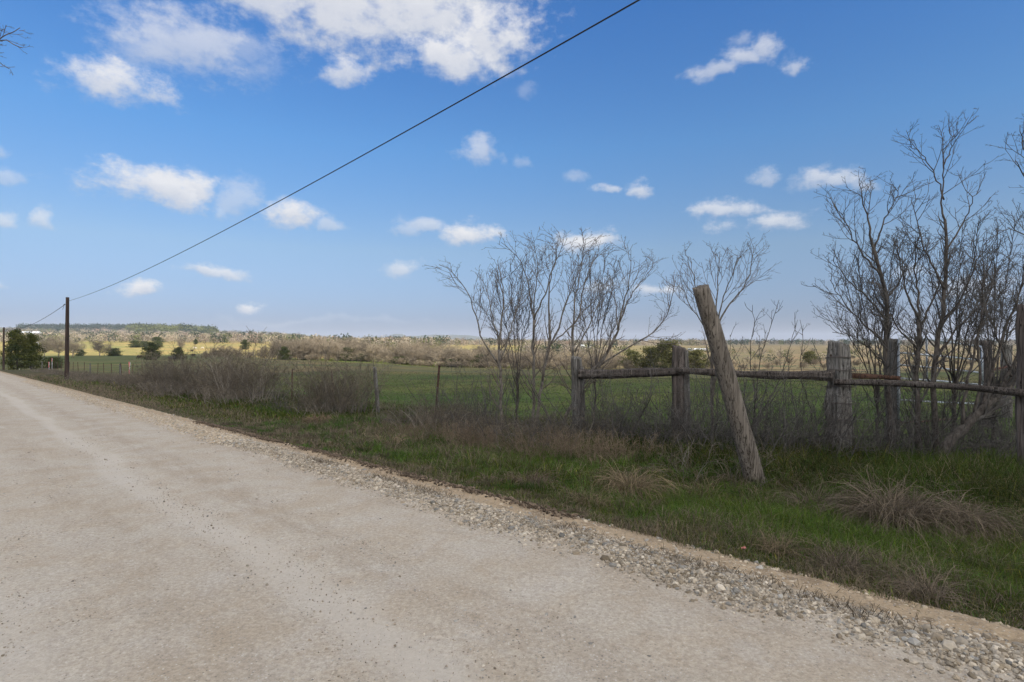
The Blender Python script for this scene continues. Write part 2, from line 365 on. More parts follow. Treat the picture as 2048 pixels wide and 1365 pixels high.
M['post_grey'] = wood('grey_cedar_post', (.075, .07, .065), (.27, .26, .245), (.14, .128, .115))
M['post_dark'] = wood('dark_cedar_post', (.05, .042, .038), (.18, .155, .14), (.11, .09, .08))
M['rail_brown'] = wood('brown_rail', (.05, .028, .02), (.15, .085, .06), (.10, .06, .045))
M['rail'] = wood('old_rail', (.035, .03, .028), (.16, .14, .125), (.075, .062, .055))

# ------------------------------------------------------------------ ground sheet (polar grid round the camera, fine inside the view)
FOOT = np.array([(-520,-60),(-420,330),(-306,345),(-180,335),(-98,214),(-57,180),(-20,163),(30,150),(50,122),(130,114),(190,40),(170,-130),(-60,-160),(-300,-150)], float)
def ground():
    azs = np.unique(np.concatenate([np.arange(-180, -50, 3.), np.arange(-50, 50, .28), np.arange(50, 181, 3.)])); azs = azs[azs < 179.9]
    rs = np.concatenate([[.02], np.geomspace(.5, 60, 210), np.geomspace(61.5, 9000, 190)])
    A, Rr = np.meshgrid(np.radians(azs), rs); X = np.sin(A)*Rr; Y = np.cos(A)*Rr; Z = zg(X, Y, True)
    na, nr = len(azs), len(rs); V = np.stack([X, Y, Z], 2).reshape(-1, 3)
    i, j = np.meshgrid(np.arange(nr-1), np.arange(na), indexing='ij'); j2 = (j+1) % na
    Q = np.stack([i*na+j, i*na+j2, (i+1)*na+j2, (i+1)*na+j], -1).reshape(-1, 4)
    x, y = V[:, 0], V[:, 1]; s, w = sw(x, y); r = np.hypot(x, y); c = np.zeros((len(V), 3))
    def mixc(c, col, f): return c*(1-f[:, None])+np.array(col)*f[:, None]
    pas = .5+.5*nz2(x, y, .06, 3); c = mixc(c+np.array([.070, .094, .030]), (.130, .112, .062), np.clip((r-22)/45, 0, 1)*np.clip(.25+pas*.9, 0, 1)*.85)
    c = mixc(c, (.055, .075, .026), np.clip((r-220)/80, 0, 1)*(y > 0)*.6)
    # ochre pasture beyond the shallow valley
    px = np.where(y > .05, x/np.maximum(y, .05), np.sign(x)*9)*F+1024; yy = np.maximum(y, r*.743)
    lim = np.interp(px, [0, 300, 420, 540, 700, 900, 1200, 1450, 2048], [350, 345, 330, 245, 195, 190, 200, 112, 112])
    och = np.clip((yy-lim)/(lim*.06), 0, 1); oc = .5+.5*nz2(x, y, .018, 5)
    ocol = np.array([.315, .245, .098])[None]*(1-oc[:, None])+np.array([.235, .225, .080])[None]*oc[:, None]; rt = np.clip((px-1000)/450, 0, 1)[:, None]; ocol = ocol*(1-rt)+np.array([.165, .138, .08])[None]*(.85+.3*oc[:, None])*rt
    strip = ((px > 520) & (px < 1150) & (yy < 260))[:, None]; ocol = np.where(strip, np.array([.16, .19, .045]), ocol)
    c = c*(1-och[:, None])+ocol*och[:, None]
    c = mixc(c, (.12, .105, .065), np.clip((yy-800)/200, 0, 1))
    # ditch and verge soil
    v = np.clip(1-np.abs(w-7.6)/5.5, 0, 1)*(r < 150); c = mixc(c, (.075, .068, .038), np.clip(v*1.5, 0, 1))
    c = mixc(c, (.25, .19, .125), ((w < 4.35) & (w > -4.8) & (r < 200)).astype(float))
    m, N, b = new_mat('ground', .95, .05); at_ = N.n.new('ShaderNodeAttribute'); at_.attribute_name = 'Col'; p = pos(N)
    n1 = N.noise(p, .35, 6, .65); n2 = N.noise(p, 6., 6, .7); n3 = N.noise(N.v('MULTIPLY', p, (.5, 1, 1)), .11, 6, .65)
    k = N.mix(N.mr(n1, .3, .7), (.72, .74, .74), (1.28, 1.24, 1.2)); k2 = N.mix(N.mr(n2, .25, .75), (.62, .6, .6), (1.4, 1.4, 1.4)); k3 = N.mix(N.mr(n3, .3, .7), (.62, .80, .74), (1.45, 1.18, 1.18))
    c_ = N.mix(1.0, at_.outputs[0], k, 'MULTIPLY'); c_ = N.mix(1.0, c_, k2, 'MULTIPLY'); c_ = N.mix(1.0, c_, k3, 'MULTIPLY')
    N.l.new(c_, b.inputs['Base Color']); bump(N, b, n2, .7, .06)
    tag(obj('ground', mesh_np('ground', V, Q, None, m, c, True)), kind='structure')
ground()

def road():
    ss = np.concatenate([np.arange(-40, -3, 1.), np.arange(-3, 9, .05), np.geomspace(9, 170, 150)]); ws = np.concatenate([np.linspace(-4.4, 0, 16), np.linspace(.1, 4.45, 110)])
    S, Wd = np.meshgrid(ss, ws, indexing='ij'); X, Y = xy(S, Wd)
    ridge = .055*np.exp(-((Wd-3.72)/.17)**2)*(.75+.5*nz2(X, Y, 3., 1)); rut = -.012*np.exp(-((Wd-1.7)/.25)**2)-.012*np.exp(-((Wd-.0)/.3)**2)
    clod = .03*np.exp(-((Wd-4.22)/.07)**2)*np.clip(.3+nz2(X, Y, 4., 7), 0, 1)
    Z = zg(X, Y)+.012+ridge+rut+clod+.006*nz2(X, Y, 2.2, 4)+.003*nz2(X, Y, 11., 4)
    Z = np.where(Wd > 4.38, Z-.05, Z)-np.where(Wd < -4.3, .05, 0)
    a, b_ = len(ss), len(ws); i, j = np.meshgrid(np.arange(a-1), np.arange(b_-1), indexing='ij'); Q = np.stack([i*b_+j, (i+1)*b_+j, (i+1)*b_+j+1, i*b_+j+1], -1).reshape(-1, 4)
    m, N, b = new_mat('road_gravel', .95, .1); p = pos(N)
    w = N.v('DOT_PRODUCT', p, (float(NV[0]), float(NV[1]), 0.), out=1); s = N.v('DOT_PRODUCT', p, (float(DV[0]), float(DV[1]), 0.), out=1)
    q_ = N.comb(N.m('MULTIPLY', s, .28), w, 0.); wz = N.m('ADD', w, N.m('MULTIPLY', N.m('SUBTRACT', N.noise(q_, .9, 4), .5), .7))
    big = N.noise(p, 1.1, 6, .62, .4); mid = N.noise(q_, 5., 6, .65); patch = N.noise(p, 2.1, 8, .70, .3)
    fine = N.noise(p, 38., 7, .85); fine2 = N.noise(p, 150., 3, .7)
    c = N.mix(N.mr(big, .35, .65), (.435, .385, .318), (.40, .338, .262)); c = N.mix(N.m('MULTIPLY', N.mr(patch, .48, .64), .55), c, (.45, .405, .35)); c = N.mix(N.m('MULTIPLY', N.mr(patch, .47, .34), .5), c, (.37, .30, .22))
    # looser stony strips between the wheel paths
    loose = N.m('MAXIMUM', N.m('MULTIPLY', N.mr(N.m('ABSOLUTE', N.m('SUBTRACT', wz, 2.3)), .32, .08), 1.), N.m('MULTIPLY', N.mr(N.m('ABSOLUTE', N.m('SUBTRACT', wz, .95)), .4, .1), .75))
    loose = N.m('MAXIMUM', loose, N.mr(wz, 3.0, 3.4)); lo = N.m('MULTIPLY', loose, N.mr(mid, .35, .6))
    c = N.mix(N.m('MULTIPLY', lo, .45), c, (.31, .25, .185))
    c = N.mix(N.mr(wz, 3.75, 4.0), c, (.36, .275, .18)); c = N.mix(N.m('MULTIPLY', N.mr(w, 3.85, 4.05), N.m('MULTIPLY', N.mr(N.noise(p, 5., 6, .7), .5, .62), .7)), c, (.20, .15, .10))
    vd = N.voro(p, 70.); vc = N.n.new('ShaderNodeTexVoronoi'); N.l.new(p, vc.inputs['Vector']); vc.inputs['Scale'].default_value = 70.
    peb = N.m('MULTIPLY', N.mr(vd, .42, .3), N.mr(N.sep(vc.outputs['Color'])[0], .62, .7)); pcol = N.mix(N.sep(vc.outputs['Color'])[1], (.14, .12, .10), (.60, .56, .50))
    c = N.mix(N.m('MULTIPLY', peb, N.m('ADD', .45, N.m('MULTIPLY', lo, .5))), c, pcol)
    c = N.mix(1.0, c, N.mix(N.mr(fine, .3, .7), (.70, .685, .67), (1.24, 1.24, 1.24)), 'MULTIPLY'); c = N.mix(1.0, c, N.mix(fine2, (.80, .80, .80), (1.18, 1.18, 1.18)), 'MULTIPLY')
    trk = N.m('MAXIMUM', N.mr(N.m('ABSOLUTE', N.m('SUBTRACT', wz, 1.68)), .26, .06), N.m('MULTIPLY', N.mr(N.m('ABSOLUTE', N.m('SUBTRACT', wz, .1)), .34, .08), .7)); c = N.mix(N.m('MULTIPLY', trk, .6), c, (.49, .44, .375))
    N.l.new(c, b.inputs['Base Color']); bump(N, b, N.m('ADD', N.m('ADD', fine, N.m('MULTIPLY', fine2, .4)), N.m('MULTIPLY', peb, .7)), .55, .012)
    V = np.stack([X, Y, Z], -1)
    tag(obj('road', mesh_np('road', V, Q, None, m, smooth=True)), kind='structure')
road()

def road_stones():
    def place(s, w, size, col, lift=.012, name=None, squash=.75):
        x, y = xy(s, w); ridge = .055*np.exp(-((w-3.72)/.17)**2)*(.75+.5*nz2(x, y, 3., 1)); z = zg(x, y)+lift+ridge+size*.15
        return stones(np.stack([x, y, z], 1), size, col, squash=squash)
    def pal(n, a, b, g=.13):
        t = RNG.uniform(0, 1, (n, 1)); c = np.array(a)*(1-t)+np.array(b)*t; gr = RNG.uniform(0, 1, (n, 1)) < g; return np.where(gr, np.array([.36, .34, .305])*RNG.uniform(.5, 1.15, (n, 1)), c)
    parts = []
    n = 52000; s = -1.5+12.5*RNG.uniform(0, 1, n)**1.15; w = 3.70+RNG.normal(0, .135, n)*(1+.25*nz2(s, 0*s, 1.9, 3))+.06*nz2(s, 0*s, .9); w = np.where(w > 4.12, w-.25, w); sz = np.clip(RNG.lognormal(math.log(.0059), .50, n), .0035, .028)*np.clip(1.15+nz2(s, w, 1.5)*.25, .8, 1.4)
    parts.append(place(s, w, sz, pal(n, (.24, .19, .13), (.56, .49, .395))*RNG.uniform(.5, 1.08, (n, 1))))
    n = 9000; s = 11+39*RNG.uniform(0, 1, n)**1.6; w = 3.70+RNG.normal(0, .17, n); parts.append(place(s, w, RNG.uniform(.009, .024, n), pal(n, (.26, .205, .14), (.48, .405, .31))))
    V, T, C = [np.concatenate([p_[i]+(0 if i != 1 else 0) for p_ in parts]) if i != 1 else None for i in range(3)]
    off = 0; Ts = []
    for p_ in parts: Ts.append(p_[1]+off); off += len(p_[0])
    tag(obj('loose_gravel', mesh_np('loose_gravel', V, None, np.concatenate(Ts), M['stone'], C)), 'windrow of loose pale gravel heaped along the edge of the dirt road', 'gravel', kind='stuff')
    parts = []
    n = 70000; s = RNG.uniform(-1.5, 14, n)**1.0; w = RNG.uniform(-2.2, 3.5, n); keep = RNG.uniform(0, 1, n) < (.16+.8*np.exp(-((w-2.35)/.28)**2)+.6*np.exp(-((w-1.0)/.33)**2)+.8*(w > 3.05)+.3*np.clip(nz2(s, w*2, .8), 0, 1)); s, w = s[keep], w[keep]; n = len(s)
    parts.append(place(s, w, np.clip(RNG.lognormal(math.log(.0036), .5, n), .0018, .013), pal(n, (.20, .16, .12), (.50, .44, .36), .35)*RNG.uniform(.6, 1.1, (n, 1)), .006))
    n = 17000; s = RNG.uniform(-1.5, 24, n); w = RNG.uniform(3.82, 4.4, n); parts.append(place(s, w, np.clip(RNG.lognormal(math.log(.007), .5, n), .003, .03), pal(n, (.25, .19, .12), (.5, .42, .32), .15), .004))
    off = 0; Ts = []
    for p_ in parts: Ts.append(p_[1]+off); off += len(p_[0])
    tag(obj('scattered_pebbles', mesh_np('scattered_pebbles', np.concatenate([p_[0] for p_ in parts]), None, np.concatenate(Ts), M['stone'], np.concatenate([p_[2] for p_ in parts]))), 'small pebbles scattered over the packed surface of the dirt road', 'pebbles', kind='stuff')
    n = 62000; s = -1.5+9*RNG.uniform(0, 1, n)**1.3; w = RNG.uniform(-2.4, 3.6, n); kk = RNG.uniform(0, 1, n) < .45+.55*np.clip(nz2(s*1.4, w*1.4, 1.7, 8)+.2, 0, 1); s, w = s[kk], w[kk]; n = len(s)
    V, T, C = place(s, w, np.clip(RNG.lognormal(math.log(.0029), .4, n), .0016, .008), pal(n, (.25, .195, .14), (.56, .49, .40), .2)*RNG.uniform(.6, 1.1, (n, 1)), .007)
    tag(obj('road_grit', mesh_np('road_grit', V, None, T, M['stone'], C)), 'fine grit strewn over the near part of the dirt road', 'grit', kind='stuff')
    # dark soil clods thrown up where the grader cut the verge
    n = 7000; s = RNG.uniform(3.4, 15, n); w = 4.24+RNG.normal(0, .055, n)+.03*nz2(s, 0*s, 1.7); gate_ = nz2(s, 0*s, 1.1, 3)+.25 > RNG.uniform(-.6, .5, n); s, w = s[gate_], w[gate_]; n = len(s)
    c = np.array([.11, .082, .058])*RNG.uniform(.4, 1.6, (n, 1)); x, y = xy(s, w); V, T, C = stones(np.stack([x, y, zg(x, y)+.02+RNG.uniform(0, .03, n)], 1), np.clip(RNG.lognormal(math.log(.0085), .5, n), .004, .024), c, squash=.8)
    # drift of roots and dead grass on the gravel
    tag(obj('soil_clods', mesh_np('soil_clods', V, None, T, M['stone'], C)), 'broken line of dark soil clods between the sandy strip and the verge grass', 'soil', kind='stuff')
    n = 1500; s = np.concatenate([RNG.normal(c_, .28, 250) for c_ in (3.1, 5.1, 6.0, 7.7, 2.0, 1.1)]); w = 3.78+RNG.normal(0, .07, n); x, y = xy(s, w); col = np.array([.10, .075, .05])*RNG.uniform(.5, 1.7, (n, 1))
    V, Q, T, C = blades(x, y, RNG.uniform(.03, .09, n), np.full(n, .004), RNG.uniform(.7, 1.5, n), col, .6, z=zg(x, y)+.07)
    tag(obj('dead_grass_litter', mesh_np('dead_grass_litter', V, Q, T, M['grass'], C)), 'dark wisps of uprooted dead grass lying on the gravel windrow', 'dead grass', kind='stuff')
road_stones()

# ------------------------------------------------------------------ verge and pasture grass
def view_ok(x, y, m=1.15): return (y > .8) & (np.abs(x) < .9*y*m+.6)
def grass():
    Vs, Qs, Ts, Cs = [], [], [], []; off = [0]
    def put(V, Q, T, C): Vs.append(V); Qs.append(Q+off[0]); Ts.append(T+off[0]); Cs.append(C); off[0] += len(V)
    n = 2300000; y = RNG.uniform(2.2, 60, n)**1.0; y = 2.2+58*RNG.uniform(0, 1, n)**2.0; x = RNG.uniform(-1.0, 1.0, n)*(y+.6); s, w = sw(x, y)
    dens = np.where(w < 4.02, 0, np.clip((w-4.0)/.4, .0, 1)); edge_n = 4.23+.09*nz2(x, y, 2.6, 2)+.07*nz2(x, y, 7.5, 3)
    dens = dens*(w > edge_n)*(w < 12.8)*np.where(w > 11.4, .5, 1)
    prob = dens*np.clip(.42*(9/np.maximum(y, 5))**.35, 0, 1)
    k = RNG.uniform(0, 1, n) < prob*.75; x, y, s, w = x[k], y[k], s[k], w[k]; n = len(x)
    patch = nz2(x, y, .9, 5)+.6*nz2(x, y, 2.7, 6)
    # dry: near the road edge, and further up the road; lush: in the ditch nearest the camera
    dry = .16+.5*np.clip((s-7)/8, 0, 1)*(w < 7.6)+.30*(w < 5.0)+.42*np.clip(patch, -1, 1)-.34*((w > 5.6) & (s < 7))
    dry -= .65*np.exp(-((w-7.7)/.7)**2)*(s > 15)*(s < 33)
    dry = np.where(s > 34, np.clip(dry, .5, 1), dry); isdry = RNG.uniform(0, 1, n) < np.clip(dry, .06, .93)
    g = np.array([.049, .080, .013])*RNG.lognormal(-.10, .55, (n, 1)); g[:, 0] *= RNG.uniform(.7, 1.9, n)
    lush = np.clip(nz2(x, y, .7, 9)*1.3+.35, 0, 1)[:, None]*np.clip((w-4.6)/.8, 0, 1)[:, None]; g = g*(1-.6*lush)+np.array([.082, .145, .017])*RNG.lognormal(-.05, .35, (n, 1))*.6*lush; under = np.clip((w-7.6)/1.2, 0, 1)[:, None]; g = g*(1-.35*under)  # under: shade of the fence brush put into the blade greens
    br = np.array([.20, .158, .105])*RNG.uniform(.4, 1.35, (n, 1)); col = np.where(isdry[:, None], br, g)
    h = .04+.21*np.clip((w-4.3)/2.0, 0, 1)**.8+.09*np.clip(patch, -.5, 1); h *= RNG.uniform(.45, 1.35, n); h = np.where(w > 6, h*1.18, h); h = h*(1+.7*np.clip((w-8.2)/1.2, 0, 1)*(s < 9)); h = np.clip(h*np.where(s > 12, .75, 1), .025, .6)
    wd = .0040*np.clip(y/5., 1, 9)*RNG.uniform(.6, 1.7, n)
    put(*blades(x, y, h, wd, RNG.uniform(.15, 1.25, n), col, .5))
    # taller clumps, some green and some dead, mixed through the verge
    nc = 1500; cs = -2+17*RNG.uniform(0, 1, nc); cw = RNG.uniform(4.22, 11, nc); cx, cy_ = xy(cs, cw); k = view_ok(cx, cy_, 1.1); cx, cy_, cw = cx[k], cy_[k], cw[k]; nc = len(cx); nb = RNG.integers(25, 90, nc); ci = np.repeat(np.arange(nc), nb); m_ = len(ci)
    rad = RNG.uniform(.03, .15, nc)[ci]; aa = RNG.uniform(0, 6.28, m_); rr = rad*np.sqrt(RNG.uniform(0, 1, m_)); x = cx[ci]+rr*np.cos(aa); y = cy_[ci]+rr*np.sin(aa)
    dead = (RNG.uniform(0, 1, nc) < .48+.2*(cw < 5.6))[ci]; cc = np.where(dead[:, None], np.array([.18, .14, .095])*RNG.uniform(.5, 1.2, (nc, 1))[ci], np.array([.058, .108, .017])*RNG.uniform(.45, 1.6, (nc, 1))[ci])*RNG.uniform(.55, 1.35, (m_, 1))
    hc = (.07+.28*np.clip((cw-4.4)/2.2, 0, 1))*RNG.uniform(.5, 1.25, nc); ww, _ = sw(x, y); sel = sw(x, y)[1] > 4.18; x, y, aa, cc, ci = x[sel], y[sel], aa[sel], cc[sel], ci[sel]
    put(*blades(x, y, hc[ci]*RNG.uniform(.5, 1.3, len(x)), .0042*np.clip(y/5., 1, 9)*RNG.uniform(.6, 1.5, len(x)), RNG.uniform(.35, 1.5, len(x)), cc, .5, az_=aa+RNG.normal(0, .6, len(x))))
    # low pasture grass seen through the fence
    n = 420000; y = 8+60*RNG.uniform(0, 1, n)**1.5; x = RNG.uniform(-1, 1, n)*y; s, w = sw(x, y); k = (w > 12.0)&(RNG.uniform(0, 1, n) < np.clip(1.2-(y-8)/70, 0, 1)); x, y = x[k], y[k]; n = len(x); pt = np.clip(nz2(x, y, .25, 4)+.4*nz2(x, y, 1.2, 4), -1, 1)
    col = np.array([.066, .112, .022])*RNG.uniform(.6, 1.5, (n, 1)); isd = RNG.uniform(0, 1, n) < .18+.2*pt+np.clip((y-25)/60, 0, .3); col = np.where(isd[:, None], np.array([.15, .125, .07])*RNG.uniform(.6, 1.3, (n, 1)), col)
    put(*blades(x, y, RNG.uniform(.03, .10, n), .004*np.clip(y/6, 1, 9), RNG.uniform(.2, 1.0, n), col, .5))
    tag(obj('grass', mesh_np('grass', np.concatenate(Vs), np.concatenate(Qs), np.concatenate(Ts), M['grass'], np.concatenate(Cs))), 'green and straw coloured grass covering the ditch, verge and pasture', 'grass', kind='stuff')
grass()

def tuft(px, py, hh, rad, nb, col, label, spread=1.0, Yg=None, seed=1, wd=.006):
    """clump of long arching dead blades"""
    rng = np.random.default_rng(seed); Y = Yg; x0 = (px-1024)/F*Y; z0 = G(x0, Y)
    a = rng.uniform(0, 2*np.pi, nb); rr = rad*.45*np.sqrt(rng.uniform(0, 1, nb)); bx = rr*np.cos(a); by = rr*np.sin(a); n = 6
    a2 = a+rng.normal(0, .85, nb); L = hh*rng.uniform(.8, 1.9, nb); el0 = np.radians(rng.uniform(35, 88, nb)); dr = rng.uniform(.8, 1.9, nb)*(.45+.55*spread)
    P = np.zeros((nb, n, 3)); P[:, 0] = np.stack([bx, by, zg(x0+bx, Y+by)-z0-.02], 1); e = el0.copy()
    for i in range(1, n):
        P[:, i] = P[:, i-1]+np.stack([np.cos(e)*np.cos(a2), np.cos(e)*np.sin(a2), np.sin(e)], 1)*(L/(n-1))[:, None]; e = e-dr*np.radians(150)/(n-1)*(.5+i*.2); a2 = a2+rng.normal(0, .28, nb)
    P[:, :, 2] = np.maximum(P[:, :, 2], .02+rng.uniform(0, .05, (nb, 1)))
    side = np.stack([-np.sin(a2), np.cos(a2), rng.normal(0, .5, nb)], 1); side = unit(side)[:, None]*wd*.5*np.array([1, 1, .9, .8, .6, .15])[None, :, None]
    V = np.stack([P-side, P+side], 2).reshape(-1, 3); o = np.arange(nb)[:, None]*n*2+np.arange(n-1)[None]*2; Q = np.stack([o, o+1, o+3, o+2], -1).reshape(-1, 4)
    C = np.repeat(np.array(col)*rng.uniform(.45, 1.35, (nb, 1)), n*2, axis=0)
    tag(obj('grass_clump', mesh_np('grass_clump', V, Q, None, M['grass'], C), None, (x0, Y, z0)), label, 'dry grass clump', 'clumps of long dead grass in the ditch')
def gy(px, py, off=-.4):
    """depth at which the ray through a pixel meets the land"""
    ys = np.geomspace(2, 400, 3000); z = EYE-(py-HOR)/F*ys; g = zg((px-1024)/F*ys, ys); k = np.argmax(z < g); return float(ys[k])
straw = (.20, .152, .092); greyst = (.155, .122, .086)
tuft(1262, 1005, .52, .30, 900, straw, 'arching straw coloured grass clump left of the leaning post', Yg=gy(1262, 1005), seed=2, wd=.007)
tuft(1790, 1070, .66, .52, 1800, greyst, 'large grey brown grass clump sprawling in the ditch at the right', Yg=gy(1800, 1075), seed=3, wd=.007)
tuft(1905, 1075, .56, .45, 1100, greyst, 'flattened grey grass clump at the right end of the large sprawling clump', Yg=gy(1900, 1075), seed=4, wd=.006)
tuft(1625, 1035, .42, .28, 300, greyst, 'small wispy grey grass clump between the leaning post and the large clump', Yg=gy(1625, 1035), seed=5, spread=.6)
tuft(1410, 1005, .36, .25, 240, straw, 'short dry grass clump just left of the foot of the leaning post', Yg=gy(1410, 1005), seed=6, spread=.6)
tuft(1680, 1150, .24, .26, 300, greyst, 'low faded grass clump on the bank below the wispy grey clump', Yg=gy(1680, 1150), seed=7, spread=.5, wd=.004)
tuft(1850, 1200, .24, .24, 260, greyst, 'low faded grass clump on the bank near the right corner', Yg=gy(1850, 1200), seed=8, spread=.5, wd=.004)
tuft(1560, 1085, .22, .22, 220, straw, 'low straw grass clump on the bank below the leaning post', Yg=gy(1560, 1110), seed=9, spread=.5, wd=.004)
tuft(1960, 1160, .30, .26, 260, greyst, 'low grey grass clump at the right edge below the sprawling clump', Yg=gy(1990, 1160), seed=10, spread=.6, wd=.004)
tuft(1060, 960, .30, .5, 420, (.15, .11, .08), 'matted dark brown grass clump below the brambles', Yg=gy(1060, 975), seed=12, spread=.9, wd=.006)
tuft(640, 862, .42, .5, 320, (.22, .15, .10), 'reddish dry grass clump under the shrubs left of the wooden post', Yg=gy(650, 850), seed=13, spread=.8, wd=.012)
tuft(775, 905, .35, .45, 300, (.26, .19, .12), 'pale tan grass clump beside the culvert mouth', Yg=gy(770, 900), seed=14, spread=.5, wd=.008)
tuft(1180, 1010, .22, .3, 260, straw, 'short straw grass clump left of the arching clump, by the road bank', Yg=gy(1150, 1010), seed=15, spread=.5, wd=.004)

# ------------------------------------------------------------------ posts, rails, wires
def log_mesh(name, pts, r0, r1, mat, seed=0, groove=.09, lump=.06, sides=28, rows=34, flat=None, cut=0.0):
    """round timber along a polyline: long grooves, lumps, an uneven cut end"""
    P = resample(pts, rows); rg = np.random.default_rng(seed); t = np.linspace(0, 1, rows); T = unit(np.gradient(P, axis=0)); ref = np.array([0., 1, 0]) if abs(T[0][1]) < .8 else np.array([1., 0, 0])
    U = unit(np.cross(T, ref)); Vv = np.cross(T, U); a = np.arange(sides)/sides*2*np.pi; rad = (r0+(r1-r0)*t)[:, None]*np.ones(sides)
    for k in range(1, 9):
        ph = rg.uniform(0, 6.28); amp = groove/k**.6*rg.uniform(.3, 1); n_ = rg.integers(2, 11); rad = rad*(1+amp*np.sin(n_*a+ph+.8*np.sin(t*rg.uniform(1, 4)+ph))[:, :] if False else 1+amp*np.sin(n_*a[None]+ph+.7*np.sin(t*rg.uniform(1, 5)+ph)[:, None]))
    for k in range(5):
        rad = rad*(1+lump*rg.uniform(.2, 1)*np.sin(t[:, None]*rg.uniform(4, 22)+a[None]*rg.integers(0, 3)+rg.uniform(0, 6)))
    ring = P[:, None]+rad[:, :, None]*(np.cos(a)[None, :, None]*U[:, None]+np.sin(a)[None, :, None]*Vv[:, None])
    L = np.linalg.norm(P[-1]-P[0]); ring[-1] += T[-1]*(rg.uniform(-.012, .012, sides)+cut*np.cos(a+1))[:, None]
    V = ring.reshape(-1, 3); i, j = np.meshgrid(np.arange(rows-1), np.arange(sides), indexing='ij'); j2 = (j+1) % sides
    Q = np.stack([i*sides+j, i*sides+j2, (i+1)*sides+j2, (i+1)*sides+j], -1).reshape(-1, 4)
    c1 = len(V); V = np.vstack([V, P[-1]+T[-1]*-.006, P[0]]); e = (rows-1)*sides; k = np.arange(sides); k2 = (k+1) % sides
    Tt = np.vstack([np.stack([e+k, e+k2, np.full(sides, c1)], 1), np.stack([k2, k, np.full(sides, c1+1)], 1)])
    me = mesh_np(name, V, Q, Tt, mat, smooth=True); 
    sm = np.ones(len(me.polygons), bool); sm[len(Q):] = False; me.polygons.foreach_set('use_smooth', sm); return me
# leaning post
yb = 8.3; b0 = at(1517, 985, yb); b0[2] = G(b0[0], b0[1])-.12; tp = at(1401, 574, 8.05)
lp = obj('leaning_post', log_mesh('leaning_post', [b0, b0*.5+tp*.5+np.array([.012, 0, .02]), tp], .142, .112, M['post'], 3, .035, .018, 36, 44, cut=.012))
tag(lp, 'thick round weathered timber post leaning to the left out of the ditch grass', 'post')
# rail fence
def base_at(px, Y): x = (px-1024)/F*Y; return np.array([x, Y, G(x, Y)])
POSTS = [(1153, 715, 12.9, .105, .10, 'post_grey'), (1358, 694, 12.1, .125, .115, 'post_dark'), (1672, 686, 10.9, .185, .16, 'post_grey'), (2056, 612, 9.0, .12, .11, 'post_dark')]
rf = empty('rail_fence', base_at(1358, 12.1)); tag(rf, 'old timber rail fence with rough cedar posts, log rails and wire behind the leaning post', 'fence')
fo = np.array(rf.location)
tops = []
for i, (px, py, Y, r0, r1, mt) in enumerate(POSTS):
    b = base_at(px, Y); t_ = at(px+(4 if i == 2 else 0), py, Y); tops.append((b, t_)); b2 = b+np.array([0, 0, -.1]); mid = b*.5+t_*.5+np.array([.015*(-1)**i, 0, 0])
    o = obj('post', log_mesh('post', [b2-fo, mid-fo, t_-fo], r0, r1, M[mt], 20+i, .15, .07, 32, 40, cut=.03), rf)
    if i == 2: tag(o, 'thick grey cedar post split at the top and bound with wire')
    if i == 0: tag(o, 'forked grey post with a pale split foot')
# second slimmer stem of the split posts
for (px, Y, ytop, dx, r) in ((1672, 10.9, 700, .17, .085), (1153, 12.9, 735, .11, .06), (1358, 12.1, 700, .12, .07)):
    b = base_at(px, Y)+np.array([dx+.02, -.05, -.1]); t_ = at(px, ytop, Y)+np.array([dx, -.03, 0])
    obj('post_side_stem', log_mesh('post_side_stem', [b-fo, b*.5+t_*.5-fo+np.array([.02, 0, 0]), t_-fo], r, r*.8, M['post_grey'], int(px), .15, .08, 20, 30, cut=.05), rf)
RAILS = [((1157, 749, 12.72), (1260, 747, 12.45), (1362, 742, 11.95), .105, .085), ((1352, 741, 11.95), (1500, 749, 11.35), (1668, 752, 10.72), .065, .085), ((1668, 764, 10.72), (1860, 770, 9.9), (2055, 787, 8.85), .058, .05), ((1685, 752, 10.98), (1740, 753, 10.75), (1800, 757, 10.5), .055, .04)]
for k, (a, b, c, r0, r1) in enumerate(RAILS):
    pts = [at(*q)-fo for q in (a, b, c)]; o = obj('rail', log_mesh('rail', pts, r0, r1, M['rail_brown'] if k == 3 else M['rail'], 40+k, .10, .08, 22, 50, cut=.02), rf)
    if k == 3: tag(o, 'short reddish brown rail stub lying above the dark rail')
def wire_run(tb, A, Bp, r=.0022, sag=.02, n=9):
    t = np.linspace(0, 1, n)[:, None]; P = A*(1-t)+Bp*t; P[:, 2] -= 4*sag*(t*(1-t))[:, 0]; tb.line(P, r, 4)
for hh in (.25, .5, .75, 1.2, 1.5, 1.72):
    tb = Tubes()
    for i in range(3):
        A = tops[i][0]*1.0; Bp = tops[i+1][0]*1.0; A[2] += hh; Bp[2] += hh; off_ = np.array([.0, -.0, 0]); wire_run(tb, A-fo+np.array([0, -POSTS[i][3]-.01, 0]), Bp-fo+np.array([0, -POSTS[i+1][3]-.01, 0]), .0028)
    tb.build('wire', M['wire'], rf)
tb = Tubes()                                                   # vertical stays of the woven wire
for i in range(3):
    for t in np.linspace(.04, .96, 15 if i else 13):
        A = tops[i][0]*(1-t)+tops[i+1][0]*t-fo+np.array([0, -.14, 0]); tb.line([A+np.array([0, 0, .2]), A+np.array([.01, 0, .8]), A+np.array([0, 0, 1.25])], .0018, 4)
tb.build('wire_mesh', M['wire'], rf)
